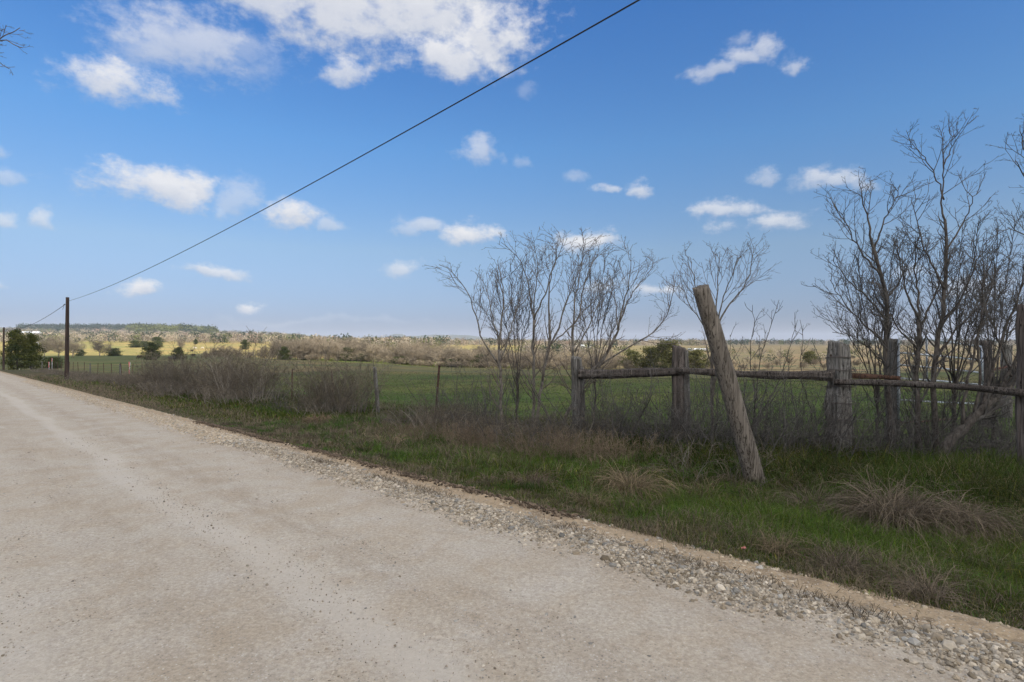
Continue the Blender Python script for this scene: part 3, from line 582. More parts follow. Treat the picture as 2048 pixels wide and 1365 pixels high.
for zz, rr in ((1.93, .165), (1.68, .172), (1.38, .18), (1.06, .185), (.75, .19), (.42, .195)):   # wire wraps round the thick post
    a = np.linspace(0, 2*np.pi, 26); b = tops[2][0]-fo; P = np.stack([b[0]+.08+(rr+.10)*np.cos(a), b[1]+(rr+.02)*np.sin(a)*1.02, b[2]+zz+.015*np.sin(a*2)+.01*np.cos(a)], 1); tb = Tubes(); tb.line(P, .0055, 5); tb.line(P+np.array([0, 0, .014]), .005, 5); tb.build('wire_wrap', M['wire'], rf)
# small pale foot (root flare) of the left post
b = tops[0][0]-fo; obj('post_foot', log_mesh('post_foot', [b+np.array([.02, -.12, -.05]), b+np.array([.05, -.1, .16]), b+np.array([.03, -.06, .34])], .09, .03, M['post'], 77, .2, .12, 16, 14), rf)

# wire fence running up the road
wf = empty('wire_fence', base_at(755, 19.0)); tag(wf, 'barbed wire fence with rusty steel posts and a few wooden posts running beside the road', 'fence'); wo_ = np.array(wf.location)
def wf_pos(s): w = 10.35+.35*min(1, max(0, (s-15)/30))+.15*math.sin(s*.05); x, y = xy(s, w); return np.array([x, y, G(x, y)])
def s_for(px):    # station whose fence point projects to this column
    best = min(np.arange(6, 140, .05), key=lambda s_: abs(1024+F*wf_pos(s_)[0]/wf_pos(s_)[1]-px)); return float(best)
tpost = Tubes(); tpost.line([(0, 0, -.1), (0, 0, 1.42)], .02, 4); tV, tQ, _ = tpost.arrays()
def tpost_mesh():
    """steel T post: flange, stem and studs"""
    V = []; Q = []
    def box(x0, x1, y0, y1, z0, z1):
        o = len(V); V.extend([(x0,y0,z0),(x1,y0,z0),(x1,y1,z0),(x0,y1,z0),(x0,y0,z1),(x1,y0,z1),(x1,y1,z1),(x0,y1,z1)])
        Q.extend([(o,o+3,o+2,o+1),(o+4,o+5,o+6,o+7),(o,o+1,o+5,o+4),(o+1,o+2,o+6,o+5),(o+2,o+3,o+7,o+6),(o+3,o,o+4,o+7)])
    box(-.026, .026, -.004, .004, -.1, 1.45); box(-.004, .004, .005, .036, -.1, 1.449)
    for k in range(26): z = .12+k*.05; box(-.007, .007, -.011, -.0045, z, z+.018)
    return mesh_np('t_post', np.array(V), np.array(Q), None, mat_noise('dark_rust', (.04, .022, .018), (.10, .055, .042), 20, .85))
TPM = tpost_mesh()
tp_px = [871, 667, 584, 464, 430, 411, 376, 308, 285, 264, 244, 224, 208, 195, 168, 157, 146]
stations = [s_for(p) for p in tp_px]
smax = max(stations); k = smax+3.2
while k < 112: stations.append(k); k += 3.4
for i, s_ in enumerate(stations):
    p = wf_pos(s_)-wo_; o = obj('t_post', TPM, wf, p); o.rotation_euler = (RNG.uniform(-.05, .05), RNG.uniform(-.06, .06), .8+RNG.uniform(-.3, .3)); 
    if tp_px[i:i+1] == [871]: o.scale = (1.3, 1.3, 1.15)
wp = log_mesh('wooden_post', [(0, 0, -.15), (.01, 0, .6), (-.02, 0, 1.42)], .062, .052, M['post_grey'], 9, .08, .05, 18, 24, cut=.015)
for j, (px, sc) in enumerate(((755, 1.12), (337, 1.05), (240, 1.0), (181, 1.0), (50, 1.0), (84, 1.))):
    p = wf_pos(s_for(px))-wo_; o = obj('wooden_post', wp, wf, p); o.scale = (1.1 if j == 0 else 1, 1.1 if j == 0 else 1, sc); o.rotation_euler = (0, (-.05, .02, .05, .04, .0, .02)[j], j*1.1)
    if j == 0: tag(o, 'pale grey wooden post tilting slightly left')
ws_ = np.concatenate([[8.3], np.arange(10, 112, 3.0)])
for hh in (.28, .52, .76, 1.0, 1.24):
    P = np.array([wf_pos(s_)+np.array([0, 0, hh]) for s_ in ws_]); P[0] = tops[0][0]+np.array([-.1, 0, hh*1.1]); tb = Tubes(); tb.line(P-wo_, np.clip(.002*np.linalg.norm(P, axis=1)/14, .002, .006), 4); tb.build('wire', M['wire'], wf)

# gate and the posts behind the right trees
def tube_px(tb, pts, r, n=None, sides=8): P = np.array([at(*p) for p in pts]); tb.line(resample(P, n or max(2, len(P)*4)) if len(P) > 2 else P, r, sides)
GY0, GY1 = 12.6, 14.6
gp = base_at(1798, GY0); gt = empty('metal_gate', gp); tag(gt, 'galvanised tubular farm gate behind the bare trees', 'gate'); go_ = gp
def gY(px): return GY0+(GY1-GY0)*(px-1797)/(1970-1797)
def gl(name, pts, r, mat='galv'):
    P = np.array([at(px, py, gY(px)) for px, py in pts]); tb = Tubes(); tb.line(P-go_, r, 8); return tb.build(name, M[mat], gt)
gl('gate_frame', [(1797, 850), (1797, 760), (1797, 686), (1799, 678), (1804, 674.5), (1812, 674), (1880, 682), (1962, 694)], .026)
for a, b in ((706, 721), (730, 746), (757, 770)): gl('gate_rail', [(1799, a), (1880, (a+b)/2-1), (1964, b)], .02)
gl('gate_brace', [(1853, 679), (1853.5, 720), (1854, 764)], .02); gl('gate_brace', [(1964, 694), (1965, 768)], .022)
gl('gate_rail', [(1797, 846), (1850, 843), (1905, 838)], .024, 'rust'); gl('gate_rail', [(1799, 800), (1880, 805), (1965, 808)], .018)
def lone_post(px, ytop, Y, r, mt, label, lean=0, seed=1, cat='post'):
    b = base_at(px, Y); t_ = at(px+lean, ytop, Y); o = obj('fence_post', log_mesh('fence_post', [(0, 0, -.15), (t_-b)*.5+np.array([.01, 0, 0]), t_-b], r, r*.9, M[mt], seed, .12, .06, 24, 30, cut=.02), None, b); tag(o, label, cat, 'posts around the gate'); return o
lone_post(1784, 678, 12.75, .135, 'post_grey', 'pale grey post holding the left end of the metal gate', 2, 51)
lone_post(1972, 682, 14.8, .14, 'post_dark', 'dark post at the right end of the metal gate', 0, 52)
lone_post(2013, 690, 16.5, .13, 'post_grey', 'grey post behind the gate at the far end of the rusty pipe', 0, 53)
tb = Tubes(); P = np.array([at(1976, 741, 14.7), at(2018, 734, 16.3), at(2100, 738, 19.)]); o0 = P[0].copy(); tb.line(P-o0, .032, 8); o = tb.build('pipe_rail', M['rust']); o.location = o0; tag(o, 'rusty pipe rail running off behind the gate to the right', 'pipe')
tb = Tubes(); P = np.array([at(1868, 712, 13.4), at(1868, 800, 13.4), at(1868, 870, 13.4)]); P[2, 2] = G(P[2, 0], P[2, 1])-.05; o0 = P[2].copy(); tb.line(P-o0, .022, 6); o = tb.build('steel_stake', M['rust']); o.location = o0; tag(o, 'thin rusty steel stake standing behind the gate bars', 'stake')

# utility poles and cable
def upole(px, ytop, Y, h, label):
    x = (px-1024)/F*Y; z = G(x, Y); top = EYE-(ytop-HOR)/F*Y; o = empty('utility_pole', (x, Y, z)); tag(o, label, 'utility pole', 'wooden utility poles along the road')
    me = log_mesh('pole_shaft', [(0, 0, -.3), (.03, 0, (top-z)*.5), (.07, 0, top-z)], .17, .125, M['pole'], int(px)+5, .02, .01, 20, 30); obj('pole_shaft', me, o)
    tb = Tubes(); tb.line([(-.13, -.02, top-z-.62), (-.18, -.05, top-z-.62), (-.22, -.05, top-z-.7)], .03, 6); tb.line([(-.16, -.04, top-z-.62), (-.34, -.04, top-z-1.1)], .012, 5); tb.build('cable_clamp', M['cable'], o)
    return np.array([x+.07, Y, top]), o
P1, _ = upole(133.5, 595, 50.0, 7, 'dark wooden utility pole standing between the road and the fence')
P2, _ = upole(7, 655, 100.0, 7, 'distant utility pole beside the dark cedar at the left edge')
# third pole stands behind the camera and carries the long cable
P3 = np.array([12.0, -2.2, 0]); z3 = G(12.0, -2.2); TOP3 = 7.5; SAG3 = .8
o = empty('utility_pole', (12.0, -2.2, z3)); tag(o, 'dark wooden utility pole standing behind the viewer to the right', 'utility pole', 'wooden utility poles along the road')
obj('pole_shaft', log_mesh('pole_shaft', [(0, 0, -.3), (0, 0, 3), (0, 0, TOP3-z3+.3)], .17, .13, M['pole'], 8, .02, .01, 20, 20), o); P3[2] = TOP3
def cable(A, Bp, sag, r, label, n=60):
    t = np.linspace(0, 1, n)[:, None]; P = A*(1-t)+Bp*t; P[:, 2] -= 4*sag*(t*(1-t))[:, 0]; tb = Tubes(); tb.line(P-A, r, 8); o = tb.build('overhead_cable', M['cable']); o.location = A; tag(o, label, 'cable')
cable(P1+np.array([0, 0, -.35]), P3, SAG3, .0125, 'thick black cable climbing across the sky from the near utility pole')
cable(P1+np.array([-.2, 0, -.62]), P2+np.array([0, 0, -.2]), .9, .02, 'thin cable dropping from the near utility pole towards the distant one')

# survey stakes with pink tape
def stake(px, Y, h, tape, label, both=True):
    s_ = None; b = base_at(px, Y); e = empty('marker_stake', b); tag(e, label, 'marker stake', 'taped marker stakes by the fence')
    tb = Tubes(); tb.line([(0, 0, -.05), (.03, 0, h)], .028, 4); tb.build('stake', M['tin'] if both else M['rust'], e)
    z0, z1 = tape; n = 5; V = []; 
    for i in range(n):
        t = i/(n-1); z = z0+(z1-z0)*t; wv = .022+.02*math.sin(i*2.1); V += [(-wv+.03*math.sin(i*3), -.045-.01*(i % 2), z), (wv+.02, -.05+.012*(i % 2), z), (wv, -.038, z), (-wv, -.034, z)]
    Q = []
    for i in range(n-1):
        for j in range(4): Q.append((i*4+j, i*4+(j+1) % 4, i*4+4+(j+1) % 4, i*4+4+j))
    Q += [(0, 3, 2, 1), (n*4-4, n*4-3, n*4-2, n*4-1)]
    obj('tape', mesh_np('tape', np.array(V), np.array(Q), None, M['pink']), e)
M['pink'] = mat_noise('pink_tape', (.45, .11, .11), (.62, .18, .17), 4, .6, bs=0)
def ys_at(px, w): a = (px-1024)/F; return w/(a*NV[0]+NV[1])
stake(259, ys_at(259, 10.4), 1.55, (.55, 1.6), 'marker stake with hanging pink tape right of the near utility pole')
stake(98, ys_at(98, 9.9), 1.35, (.55, 1.35), 'marker stake wrapped in red tape just left of the near utility pole')
stake(104, ys_at(104, 10.7)+3, 1.9, (1.45, 1.95), 'marker post topped with a pink ribbon, left of the near utility pole')
stake(39, ys_at(39, 10.0), 2.0, (1.1, 1.9), 'farthest marker stake with pink ribbon near the dark cedar')

# culvert mouth
cy = gy(800, 893); cb = base_at(800, cy); cv = empty('culvert', cb, R(12)); tag(cv, 'small half buried culvert mouth with a tan concrete lip in the verge', 'culvert')
n = 16; V = []; Q = []
for k in range(n+1):
    a = math.pi*k/n; 
    for r_, yy in ((.155, -.05), (.215+.012*math.sin(k*2.3), -.05), (.215+.012*math.sin(k*1.7), .75), (.155, .75)): V.append((r_*math.cos(a)*1.15, yy+.02*math.sin(k*1.3), r_*math.sin(a)*.85-.02))
for k in range(n):
    for j in range(4): Q.append((k*4+j, k*4+(j+1) % 4, k*4+4+(j+1) % 4, k*4+4+j))
Q += [(0, 3, 2, 1), (n*4, n*4+1, n*4+2, n*4+3)]
obj('concrete_lip', mesh_np('concrete_lip', np.array(V), np.array(Q), None, M['conc'], smooth=False), cv)
V = [(0, .1, -.06)]+[(.158*1.15*math.cos(math.pi*k/n), .1, .158*.85*math.sin(math.pi*k/n)-.03) for k in range(n+1)]; V2 = [(x, .7, z) for x, y, z in V]; nn = len(V)
T_ = [(0, k, k+1) for k in range(1, nn-1)]; Qd = [(k, k+nn, k+1+nn, k+1) for k in range(1, nn-1)]
obj('throat_shade', mesh_np('throat_shade', np.array(V+V2), np.array(Qd), np.array(T_), M['dark']), cv)  # dark sheet across the mouth: the hole's shade put into its colour
# bits of litter
def scrap(px, py, col, sz, label, nm, seed):
    rg = np.random.default_rng(seed); Y = gy(px, py); b = base_at(px, Y); b[2] += .05; m = 7; g = np.stack(np.meshgrid(np.linspace(-1, 1, m), np.linspace(-.6, .6, m), indexing='ij'), -1).reshape(-1, 2)*sz
    z = rg.uniform(0, sz*.9, len(g)); V = np.vstack([np.c_[g, z], np.c_[g, z-.002]]); Q = []
    for i in range(m-1):
        for j in range(m-1): a = i*m+j; Q += [(a, a+m, a+m+1, a+1), (a+m*m, a+1+m*m, a+m+1+m*m, a+m+m*m)]
    mt = mat_noise(nm, col, tuple(c*.8 for c in col), 8, .6, bs=0); tag(obj(nm, mesh_np(nm, V, np.array(Q), None, mt), None, b), label, 'litter')
scrap(1487, 1110, (.62, .25, .22), .017, 'crumpled pink scrap of tape at the foot of the grass bank', 'tape_scrap', 3)
scrap(1112, 975, (.35, .42, .38), .05, 'pale green scrap of litter in the ditch grass', 'litter_scrap', 4)

# ------------------------------------------------------------------ bare trees near the fence
def bare_tree(limbs, Y, label, seed, mat='bark', tw='twig', dens=1.0, per=(4.6, 6.2, 7.0), group=None, up=.16, ang=(22, 50), name='bare_tree', absl=(1.25, .62, .26), tip=.0024, t0=.3):
    """limbs: list of (points in the picture with a depth offset, base radius, end radius)"""
    rng = np.random.default_rng(seed); p0 = limbs[0][0][0]; base = np.array([(p0[0]-1024)/F*Y, Y, 0.]); base[2] = G(base[0], base[1])
    root = empty(name, base); tag(root, label, 'tree', group); tr = Tubes(); A = []; Rr = []; n = 14
    for pts, r0, r1 in limbs:
        P = np.array([at(p[0], p[1], Y+(p[2] if len(p) > 2 else 0)) for p in pts])-base
        if pts is limbs[0][0]: P[0, 2] = -.08
        P = resample(P, n); P[1:-1] += rng.normal(0, .012, (n-2, 3)); rad = (r0+(r1-r0)*np.linspace(0, 1, n)**.8)*.82; A.append(P); Rr.append(rad)
    A = np.array(A); Rr = np.array(Rr); tr.add(A, Rr, 9)
    C1, R1 = grow(A, Rr, per[0]*dens, t0, ang, 1, up, .10, 7, .5, tip*1.6, absl[0], .0075 if mat == 'bark_dark' else .0062, rng, .68)
    big = Tubes()
    C2, R2 = grow(C1, R1, per[1]*dens, .12, (22, 52), 1, up*.9, .10, 5, .6, tip*1.15, absl[1], .005, rng, .5)
    C3, R3 = grow(C2, R2, per[2]*dens, .15, (22, 55), 1, up*.8, .12, 4, .6, tip, absl[2], .003, rng, .4)
    C4, R4 = grow(C3, R3, -2, .1, (35, 75), 1, .05, .1, 2, .8, tip, .05, .003, rng, .2)
    zt = A[:, :, 2].max()-.30
    for Q_ in (C1, C2, C3, C4): Q_[:, :, 2] = np.where(Q_[:, :, 2] > zt, zt+(Q_[:, :, 2]-zt)*.66, Q_[:, :, 2])
    cr = Tubes(); cr.add(C1, R1, 5); cr.add(C2, R2, 4); cr.add(C3, R3, 3)
    # short spur buds on the twigs
    cr.add(C4, R4, 3)
    tr.build('trunk', M[mat], root); cr.build('twigs', M[tw], root); return root
bare_tree([([(1000, 860), (1003, 800), (1001, 745), (998, 700)], .055, .04), ([(1002, 735), (970, 690), (948, 625), (938, 590), (905, 545), (878, 530)], .032, .006), ([(998, 702), (1003, 640), (1008, 590), (1000, 545), (995, 520)], .036, .008), ([(998, 690), (985, 630), (975, 585), (962, 550)], .025, .006), ([(1001, 720), (1022, 660), (1040, 600), (1050, 560)], .028, .006)], 13.6,
    'small bare tree furthest left of the clump, with a limb arching to the left', 101, up=.12)
bare_tree([([(1066, 850), (1067, 760), (1066, 700), (1068, 640)], .05, .035), ([(1068, 645), (1060, 580), (1045, 530), (1020, 500), (1002, 485)], .028, .006), ([(1068, 640), (1090, 590), (1105, 540), (1125, 495), (1128, 475)], .03, .006), ([(1067, 680), (1069, 600), (1075, 540), (1068, 480)], .028, .006)], 13.9,
    'bare tree with a straight slim trunk, second from the left in the clump', 102, up=.15)
bare_tree([([(1072, 860), (1078, 800), (1088, 740), (1098, 690), (1099, 640)], .052, .036), ([(1099, 645), (1098, 585), (1110, 520), (1118, 480)], .03, .006), ([(1095, 700), (1115, 660), (1135, 600), (1160, 540), (1168, 505)], .032, .006), ([(1098, 690), (1140, 655), (1175, 615), (1200, 590)], .025, .006), ([(1078, 830), (1060, 860, -.3), (1048, 880, -.5)], .03, .02)], 13.5,
    'bare tree leaning right from the base it shares with the straight slim one', 103, up=.15)
bare_tree([([(1150, 860), (1147, 780), (1144, 715), (1146, 650)], .05, .036), ([(1146, 660), (1150, 600), (1160, 550), (1166, 500), (1172, 478)], .03, .006), ([(1146, 650), (1158, 630), (1168, 570), (1190, 520), (1213, 500)], .028, .006), ([(1150, 705), (1178, 650), (1200, 600), (1222, 575)], .026, .006)], 13.3,
    'bare tree rising directly behind the forked left rail fence post', 104, up=.16)
bare_tree([([(1115, 858), (1140, 815), (1175, 755), (1210, 715), (1232, 670)], .06, .04), ([(1232, 672), (1245, 620), (1256, 570), (1262, 530), (1262, 500)], .032, .006), ([(1234, 660), (1258, 600), (1290, 555), (1310, 530)], .026, .006), ([(1195, 735), (1250, 700), (1300, 670), (1330, 635), (1345, 600), (1350, 560)], .034, .006), ([(1236, 655), (1230, 600), (1225, 560)], .022, .006)], 13.7,
    'bare tree with a slanting trunk and long limb reaching right, last in the clump', 105, up=.12)
bare_tree([([(1425, 880), (1424, 800), (1424, 720), (1430, 665)], .05, .036), ([(1430, 668), (1400, 610), (1388, 560), (1380, 515)], .026, .006), ([(1430, 665), (1432, 600), (1437, 540), (1440, 505)], .028, .006), ([(1431, 660), (1455, 615), (1490, 570), (1505, 520), (1508, 492)], .03, .006), ([(1431, 662), (1445, 600), (1462, 555), (1475, 515)], .026, .006), ([(1428, 690), (1400, 640), (1375, 600), (1362, 560)], .022, .006)], 12.9,
    'vase shaped bare tree growing behind the leaning post', 106, up=.24, ang=(14, 34))
bare_tree([([(1510, 880), (1512, 800), (1520, 720), (1545, 640), (1558, 600)], .022, .005), ([(1514, 800), (1500, 720), (1508, 650), (1505, 610)], .016, .005), ([(1512, 840), (1560, 760), (1580, 690), (1595, 640)], .018, .005), ([(1511, 850), (1475, 780), (1462, 720), (1460, 670)], .016, .005)], 12.4,
    'thin many stemmed bare sapling between the leaning post and the thick grey post', 107, mat='bark_dark', tw='twig_dark', up=.14, absl=(.85, .4, .18), name='bare_sapling', per=(3.6, 5, 5.5))
bare_tree([([(1640, 905), (1620, 820), (1600, 740), (1606, 680), (1600, 640)], .018, .005), ([(1630, 860), (1655, 780), (1640, 720), (1628, 690)], .014, .005)], 12.0,
    'spindly bare sapling leaning against the left side of the thick grey post', 108, mat='bark_dark', tw='twig_dark', up=.1, absl=(.6, .35, .16), name='bare_sapling', per=(3.6, 5, 5.5))
bare_tree([([(1785, 925), (1783, 850), (1775, 780), (1772, 700), (1774, 620), (1762, 550), (1745, 490)], .085, .035), ([(1745, 492), (1735, 440), (1724, 395), (1718, 358)], .03, .006), ([(1762, 552), (1720, 500), (1690, 440), (1668, 410)], .026, .006), ([(1774, 640), (1730, 590), (1690, 555), (1665, 520)], .028, .006), ([(1773, 690), (1720, 640), (1690, 610), (1660, 560)], .026, .006), ([(1748, 500), (1770, 440), (1790, 400), (1800, 370)], .024, .006), ([(1772, 600), (1800, 560), (1830, 500)], .024, .006), ([(1776, 730), (1740, 700), (1700, 670), (1665, 665)], .02, .006)], 10.9,
    'tall bare tree with a bowed dark trunk right of the thick grey post', 109, mat='bark_dark', tw='twig_dark', up=.14, per=(6.5, 7.5, 8), absl=(1.1, .52, .22))
bare_tree([([(1838, 925), (1836, 850), (1834, 780), (1836, 700), (1838, 640)], .065, .045), ([(1838, 645), (1815, 590), (1800, 530), (1795, 480)], .03, .006), ([(1838, 640), (1835, 580), (1828, 520), (1832, 470)], .03, .006), ([(1838, 660), (1865, 600), (1880, 560), (1905, 500)], .028, .006), ([(1836, 700), (1800, 660), (1775, 620), (1760, 570)], .024, .006)], 10.7,
    'bushy bare tree standing in front of the metal gate', 110, mat='bark_dark', tw='twig_dark', up=.2, per=(8.5, 8, 8), ang=(16, 42), absl=(1.05, .5, .22))
bare_tree([([(1872, 925), (1871, 850), (1868, 780), (1872, 700), (1884, 640), (1890, 580), (1893, 500), (1890, 440)], .075, .028), ([(1890, 442), (1882, 400), (1888, 350), (1886, 300), (1884, 272)], .022, .006), ([(1888, 400), (1868, 350), (1845, 310), (1818, 292)], .018, .006), ([(1888, 330), (1905, 290), (1898, 250)], .014, .005), ([(1893, 500), (1930, 440), (1945, 400), (1962, 380)], .024, .006), ([(1890, 580), (1850, 500), (1830, 440), (1822, 400)], .026, .006), ([(1880, 660), (1920, 600), (1945, 540), (1975, 480)], .03, .006), ([(1872, 720), (1910, 660), (1950, 620), (1990, 560)], .028, .006)], 10.6,
    'tallest bare tree, with a forked dead tip above the gate', 111, dens=.78, mat='bark_dark', tw='twig_dark', up=.17, per=(7, 7.5, 8), absl=(1.05, .5, .22))
bare_tree([([(1868, 935), (1895, 890), (1930, 850), (1975, 810), (2030, 760), (2090, 700)], .115, .08), ([(1925, 855), (1930, 780), (1950, 700), (1970, 620), (1990, 540)], .04, .008), ([(1960, 820), (1985, 740), (2010, 660), (2040, 590), (2050, 520)], .045, .008), ([(1990, 800), (2040, 700), (2080, 600), (2090, 500)], .045, .008), ([(1945, 835), (1960, 760), (1955, 680), (1965, 600), (1975, 520)], .035, .008), ([(2030, 760), (2000, 690), (1980, 640), (1960, 600)], .03, .006)], 10.2,
    'thick dark trunk leaning low to the right with upright shoots growing from it', 112, mat='bark_dark', tw='twig_dark', up=.24, per=(7, 7.5, 8), ang=(16, 44), absl=(1.2, .55, .24))
bare_tree([([(2210, 950), (2200, 800), (2180, 650), (2150, 520), (2100, 420), (2070, 380)], .12, .05), ([(2110, 440), (2075, 400), (2050, 360), (2030, 320)], .04, .006), ([(2085, 400), (2060, 330), (2045, 280), (2040, 250)], .035, .006), ([(2150, 520), (2090, 490), (2050, 470), (2015, 455)], .035, .006), ([(2150, 520), (2180, 420), (2200, 300)], .05, .01)], 10.5,
    'bare tree mostly out of the frame whose branches reach in at the upper right', 113, mat='bark_dark', tw='twig_dark', up=.1, per=(4.6, 6.4, 7))
def fan_tree(px, base, Y, tips, fork, label, seed, r=.05, **kw):
    rng = np.random.default_rng(seed); limbs = [([(px, base), (px+2, (base+fork)/2), (px+4, fork)], r, r*.7)]
    for tx, ty in tips: limbs.append(([(px+4, fork+rng.uniform(-10, 60)), (px+(tx-px)*.35, fork+(ty-fork)*.38, rng.uniform(-.3, .3)), (px+(tx-px)*.72, fork+(ty-fork)*.7, rng.uniform(-.5, .5)), (tx, ty, rng.uniform(-.6, .6))], r*.45, .005))
    return bare_tree(limbs, Y, label, seed, mat='bark_dark', tw='twig_dark', up=.2, per=(7, 7.5, 7), ang=(14, 38), absl=(.95, .45, .2), **kw)
fan_tree(1905, 930, 11.4, [(1820, 560), (1850, 500), (1890, 470), (1925, 450), (1960, 430), (1990, 500), (2015, 560), (1790, 640)], 760, 'broad fan shaped bare tree between the tallest one and the leaning trunk', 121)
fan_tree(1752, 915, 11.7, [(1690, 560), (1715, 520), (1745, 480), (1790, 470), (1810, 540), (1680, 640)], 770, 'slim fan shaped bare tree just left of the bowed trunk', 122, r=.04)
fan_tree(1985, 925, 11.8, [(1930, 560), (1965, 520), (1995, 450), (2030, 430), (2060, 500)], 780, 'fan shaped bare tree behind the leaning trunk near the right edge', 123, r=.045)
fan_tree(1032, 858, 14.3, [(960, 600), (990, 560), (1020, 520), (1045, 530), (1068, 580)], 740, 'slender fan shaped bare tree between the first two trees of the clump', 124, r=.035)
fan_tree(1188, 856, 14.4, [(1150, 560), (1180, 520), (1210, 500), (1235, 530), (1262, 590)], 740, 'slender fan shaped bare tree behind the slanting trunk of the clump', 125, r=.035)
bare_tree([([(-330, 960), (-320, 700), (-300, 400), (-240, 220), (-150, 150)], .2, .09), ([(-150, 150), (-90, 120), (-40, 88), (5, 82), (42, 96)], .05, .012), ([(-60, 100), (-20, 85), (15, 70), (40, 56)], .03, .010), ([(-150, 160), (-60, 150), (-20, 118), (18, 138)], .03, .010), ([(-100, 90), (-50, 60), (0, 48)], .025, .010), ([(-300, 400), (-380, 250), (-400, 100)], .08, .02)], 15.0,
    'bare tree out of the frame whose branch tips reach in at the upper left', 114, mat='bark', tw='twig', up=.02, per=(5, 5.0, 5), absl=(.7, .40, .2), ang=(20, 45), tip=.0036)

# ------------------------------------------------------------------ shrubs and brambles
def shrub_proto(name, seed, h, spread, stems, tangled, mat, per=(4.5, 5.5), tip=.0035, r0=.011, label=None, cat='shrub', group=None, absl=(.45, .2)):
    rng = np.random.default_rng(seed); root = empty(name, (0, 0, -60)); tag(root, label, cat, group)
    m = stems; a = rng.uniform(0, 6.28, m); rr = spread*.5*np.sqrt(rng.uniform(0, 1, m)); p = np.stack([rr*np.cos(a), rr*np.sin(a), np.full(m, -.08)], 1)
    d = unit(np.stack([np.cos(a)*rng.uniform(.05, .6, m)*tangled, np.sin(a)*rng.uniform(.05, .6, m)*tangled, np.ones(m)], 1)); L = h*rng.uniform(.55, 1.15, m)*1.08; pts = [p]; n = 8
    for i in range(n-1): pts.append(pts[-1]+d*(L/(n-1))[:, None]); d = unit(d+rng.normal(0, .14*tangled, (m, 3)))
    P = np.stack(pts, 1); Rr = np.clip(r0*rng.uniform(.5, 1.4, m)[:, None]*(1-.7*np.linspace(0, 1, n)[None]), tip, 1)
    C1, R1 = grow(P, Rr, per[0], .12, (20, 70), 1, .06, .22*tangled+.05, 5, .7, tip, absl[0]*h, tip, rng, .35)
    C2, R2 = grow(C1, R1, per[1], .1, (25, 80), 1, .03, .28, 3, .8, tip, absl[1]*h, tip, rng, .2)
    t1 = Tubes(); t1.add(P, Rr, 4); t2 = Tubes(); t2.add(C1, R1, 3); t2.add(C2, R2, 3)
    a_ = t1.build('stems', M['brush_pale' if mat == 'brush' else mat], root); b_ = t2.build('twigs', M[mat], root); KIDS[root.name] = [a_, b_]; root['used'] = 0; return root
SH = {}
SH['a'] = shrub_proto('bare_shrub', 1, 2.1, 1.6, 24, 1.0, 'brush', tip=.0055, per=(3.2, 3.8))
SH['b'] = shrub_proto('bare_shrub', 2, 2.0, 1.3, 20, 1.2, 'brush', tip=.0055, per=(3.2, 3.8))
SH['c'] = shrub_proto('bare_shrub', 3, 1.9, 1.8, 26, .9, 'brush', tip=.0055, per=(3.2, 3.8))
SH['m'] = shrub_proto('bramble', 4, .95, 1.5, 24, 2.0, 'brush', tip=.0032, r0=.008, absl=(.6, .3), per=(5, 5))
SH['n'] = shrub_proto('bramble', 5, 1.35, 1.2, 15, 1.4, 'twig_dark', tip=.0034, r0=.010, absl=(.42, .2), per=(2.8, 3.0))
SH['w'] = shrub_proto('dry_weed', 6, .62, .95, 60, .8, 'brush_red', tip=.0023, r0=.004, absl=(.35, .2), per=(7, 6))
SH['s'] = shrub_proto('thin_shoots', 7, 1.9, 1.3, 13, .9, 'twig_dark', tip=.0034, r0=.013, absl=(.30, .16), per=(2.8, 3))
SH['f'] = shrub_proto('roadside_weed', 8, .85, 2.4, 46, 1.4, 'brush', tip=.008, r0=.010, absl=(.5, .3), per=(4, 4))
USED = set(); CATS = {'bare_shrub': 'shrub', 'bramble': 'bramble', 'dry_weed': 'weed', 'thin_shoots': 'sapling', 'roadside_weed': 'weed'}
def plant(key, x, y, sc, label, group, dz=0):
    p = SH[key]; loc = (x, y, G(x, y)+dz); rz = RNG.uniform(0, 6.28); s3 = (sc*RNG.uniform(.85, 1.15), sc*RNG.uniform(.85, 1.15), sc)
    if key not in USED:
        USED.add(key); p.location = loc; p.rotation_euler = (0, 0, rz); p.scale = s3; p['label'] = label; p['group'] = group; p['category'] = CATS[p.name.split('.')[0]]; del p['used']; return p
    o = copy_tree(p, loc, rz, s3, label, group); o['category'] = CATS[p.name.split('.')[0]]
    if 'used' in o: del o['used']
    return o
def sprinkle(n, s0, s1, w0, w1, keys, sc, label, group, jit=None):
    for i in range(n):
        s_ = s0+(s1-s0)*(i+RNG.uniform(.1, .9))/n; w_ = RNG.uniform(w0, w1); x, y = xy(s_, w_); plant(keys[i % len(keys)], x, y, RNG.uniform(*sc), label, group)
sprinkle(10, 41, 52, 8.9, 10.0, 'bca', (.35, .55), 'small grey bare shrub near the fence between the long thicket and the utility pole', 'small grey shrubs near the utility pole')
g1 = 'grey bare shrubs of the thicket at the left along the wire fence'
sprinkle(26, 24.3, 41, 8.7, 10.3, 'abc', (.66, 1.14), 'grey bare shrub in the long thicket along the wire fence, left of the rusty post', g1)
sprinkle(10, 24, 42, 7.9, 8.7, 'mfm', (.85, 1.15), 'low tangled bramble along the road side of the long thicket', 'brambles skirting the long thicket')
sprinkle(7, 17.2, 19.2, 9.0, 10.1, 'bca', (.72, .95), 'grey bare shrub in the short thicket between the rusty post and the wooden post', 'grey bare shrubs between rusty post and wooden post')
sprinkle(4, 17.0, 20.5, 8.2, 8.8, 'mn', (.75, 1.0), 'low bramble in front of the short thicket left of the wooden post', 'brambles before the short thicket')
sprinkle(26, 46, 104, 8.8, 10.2, 'f', (.45, .8), 'brownish grey weed at the foot of the distant wire fence', 'weeds at the foot of the distant wire fence')
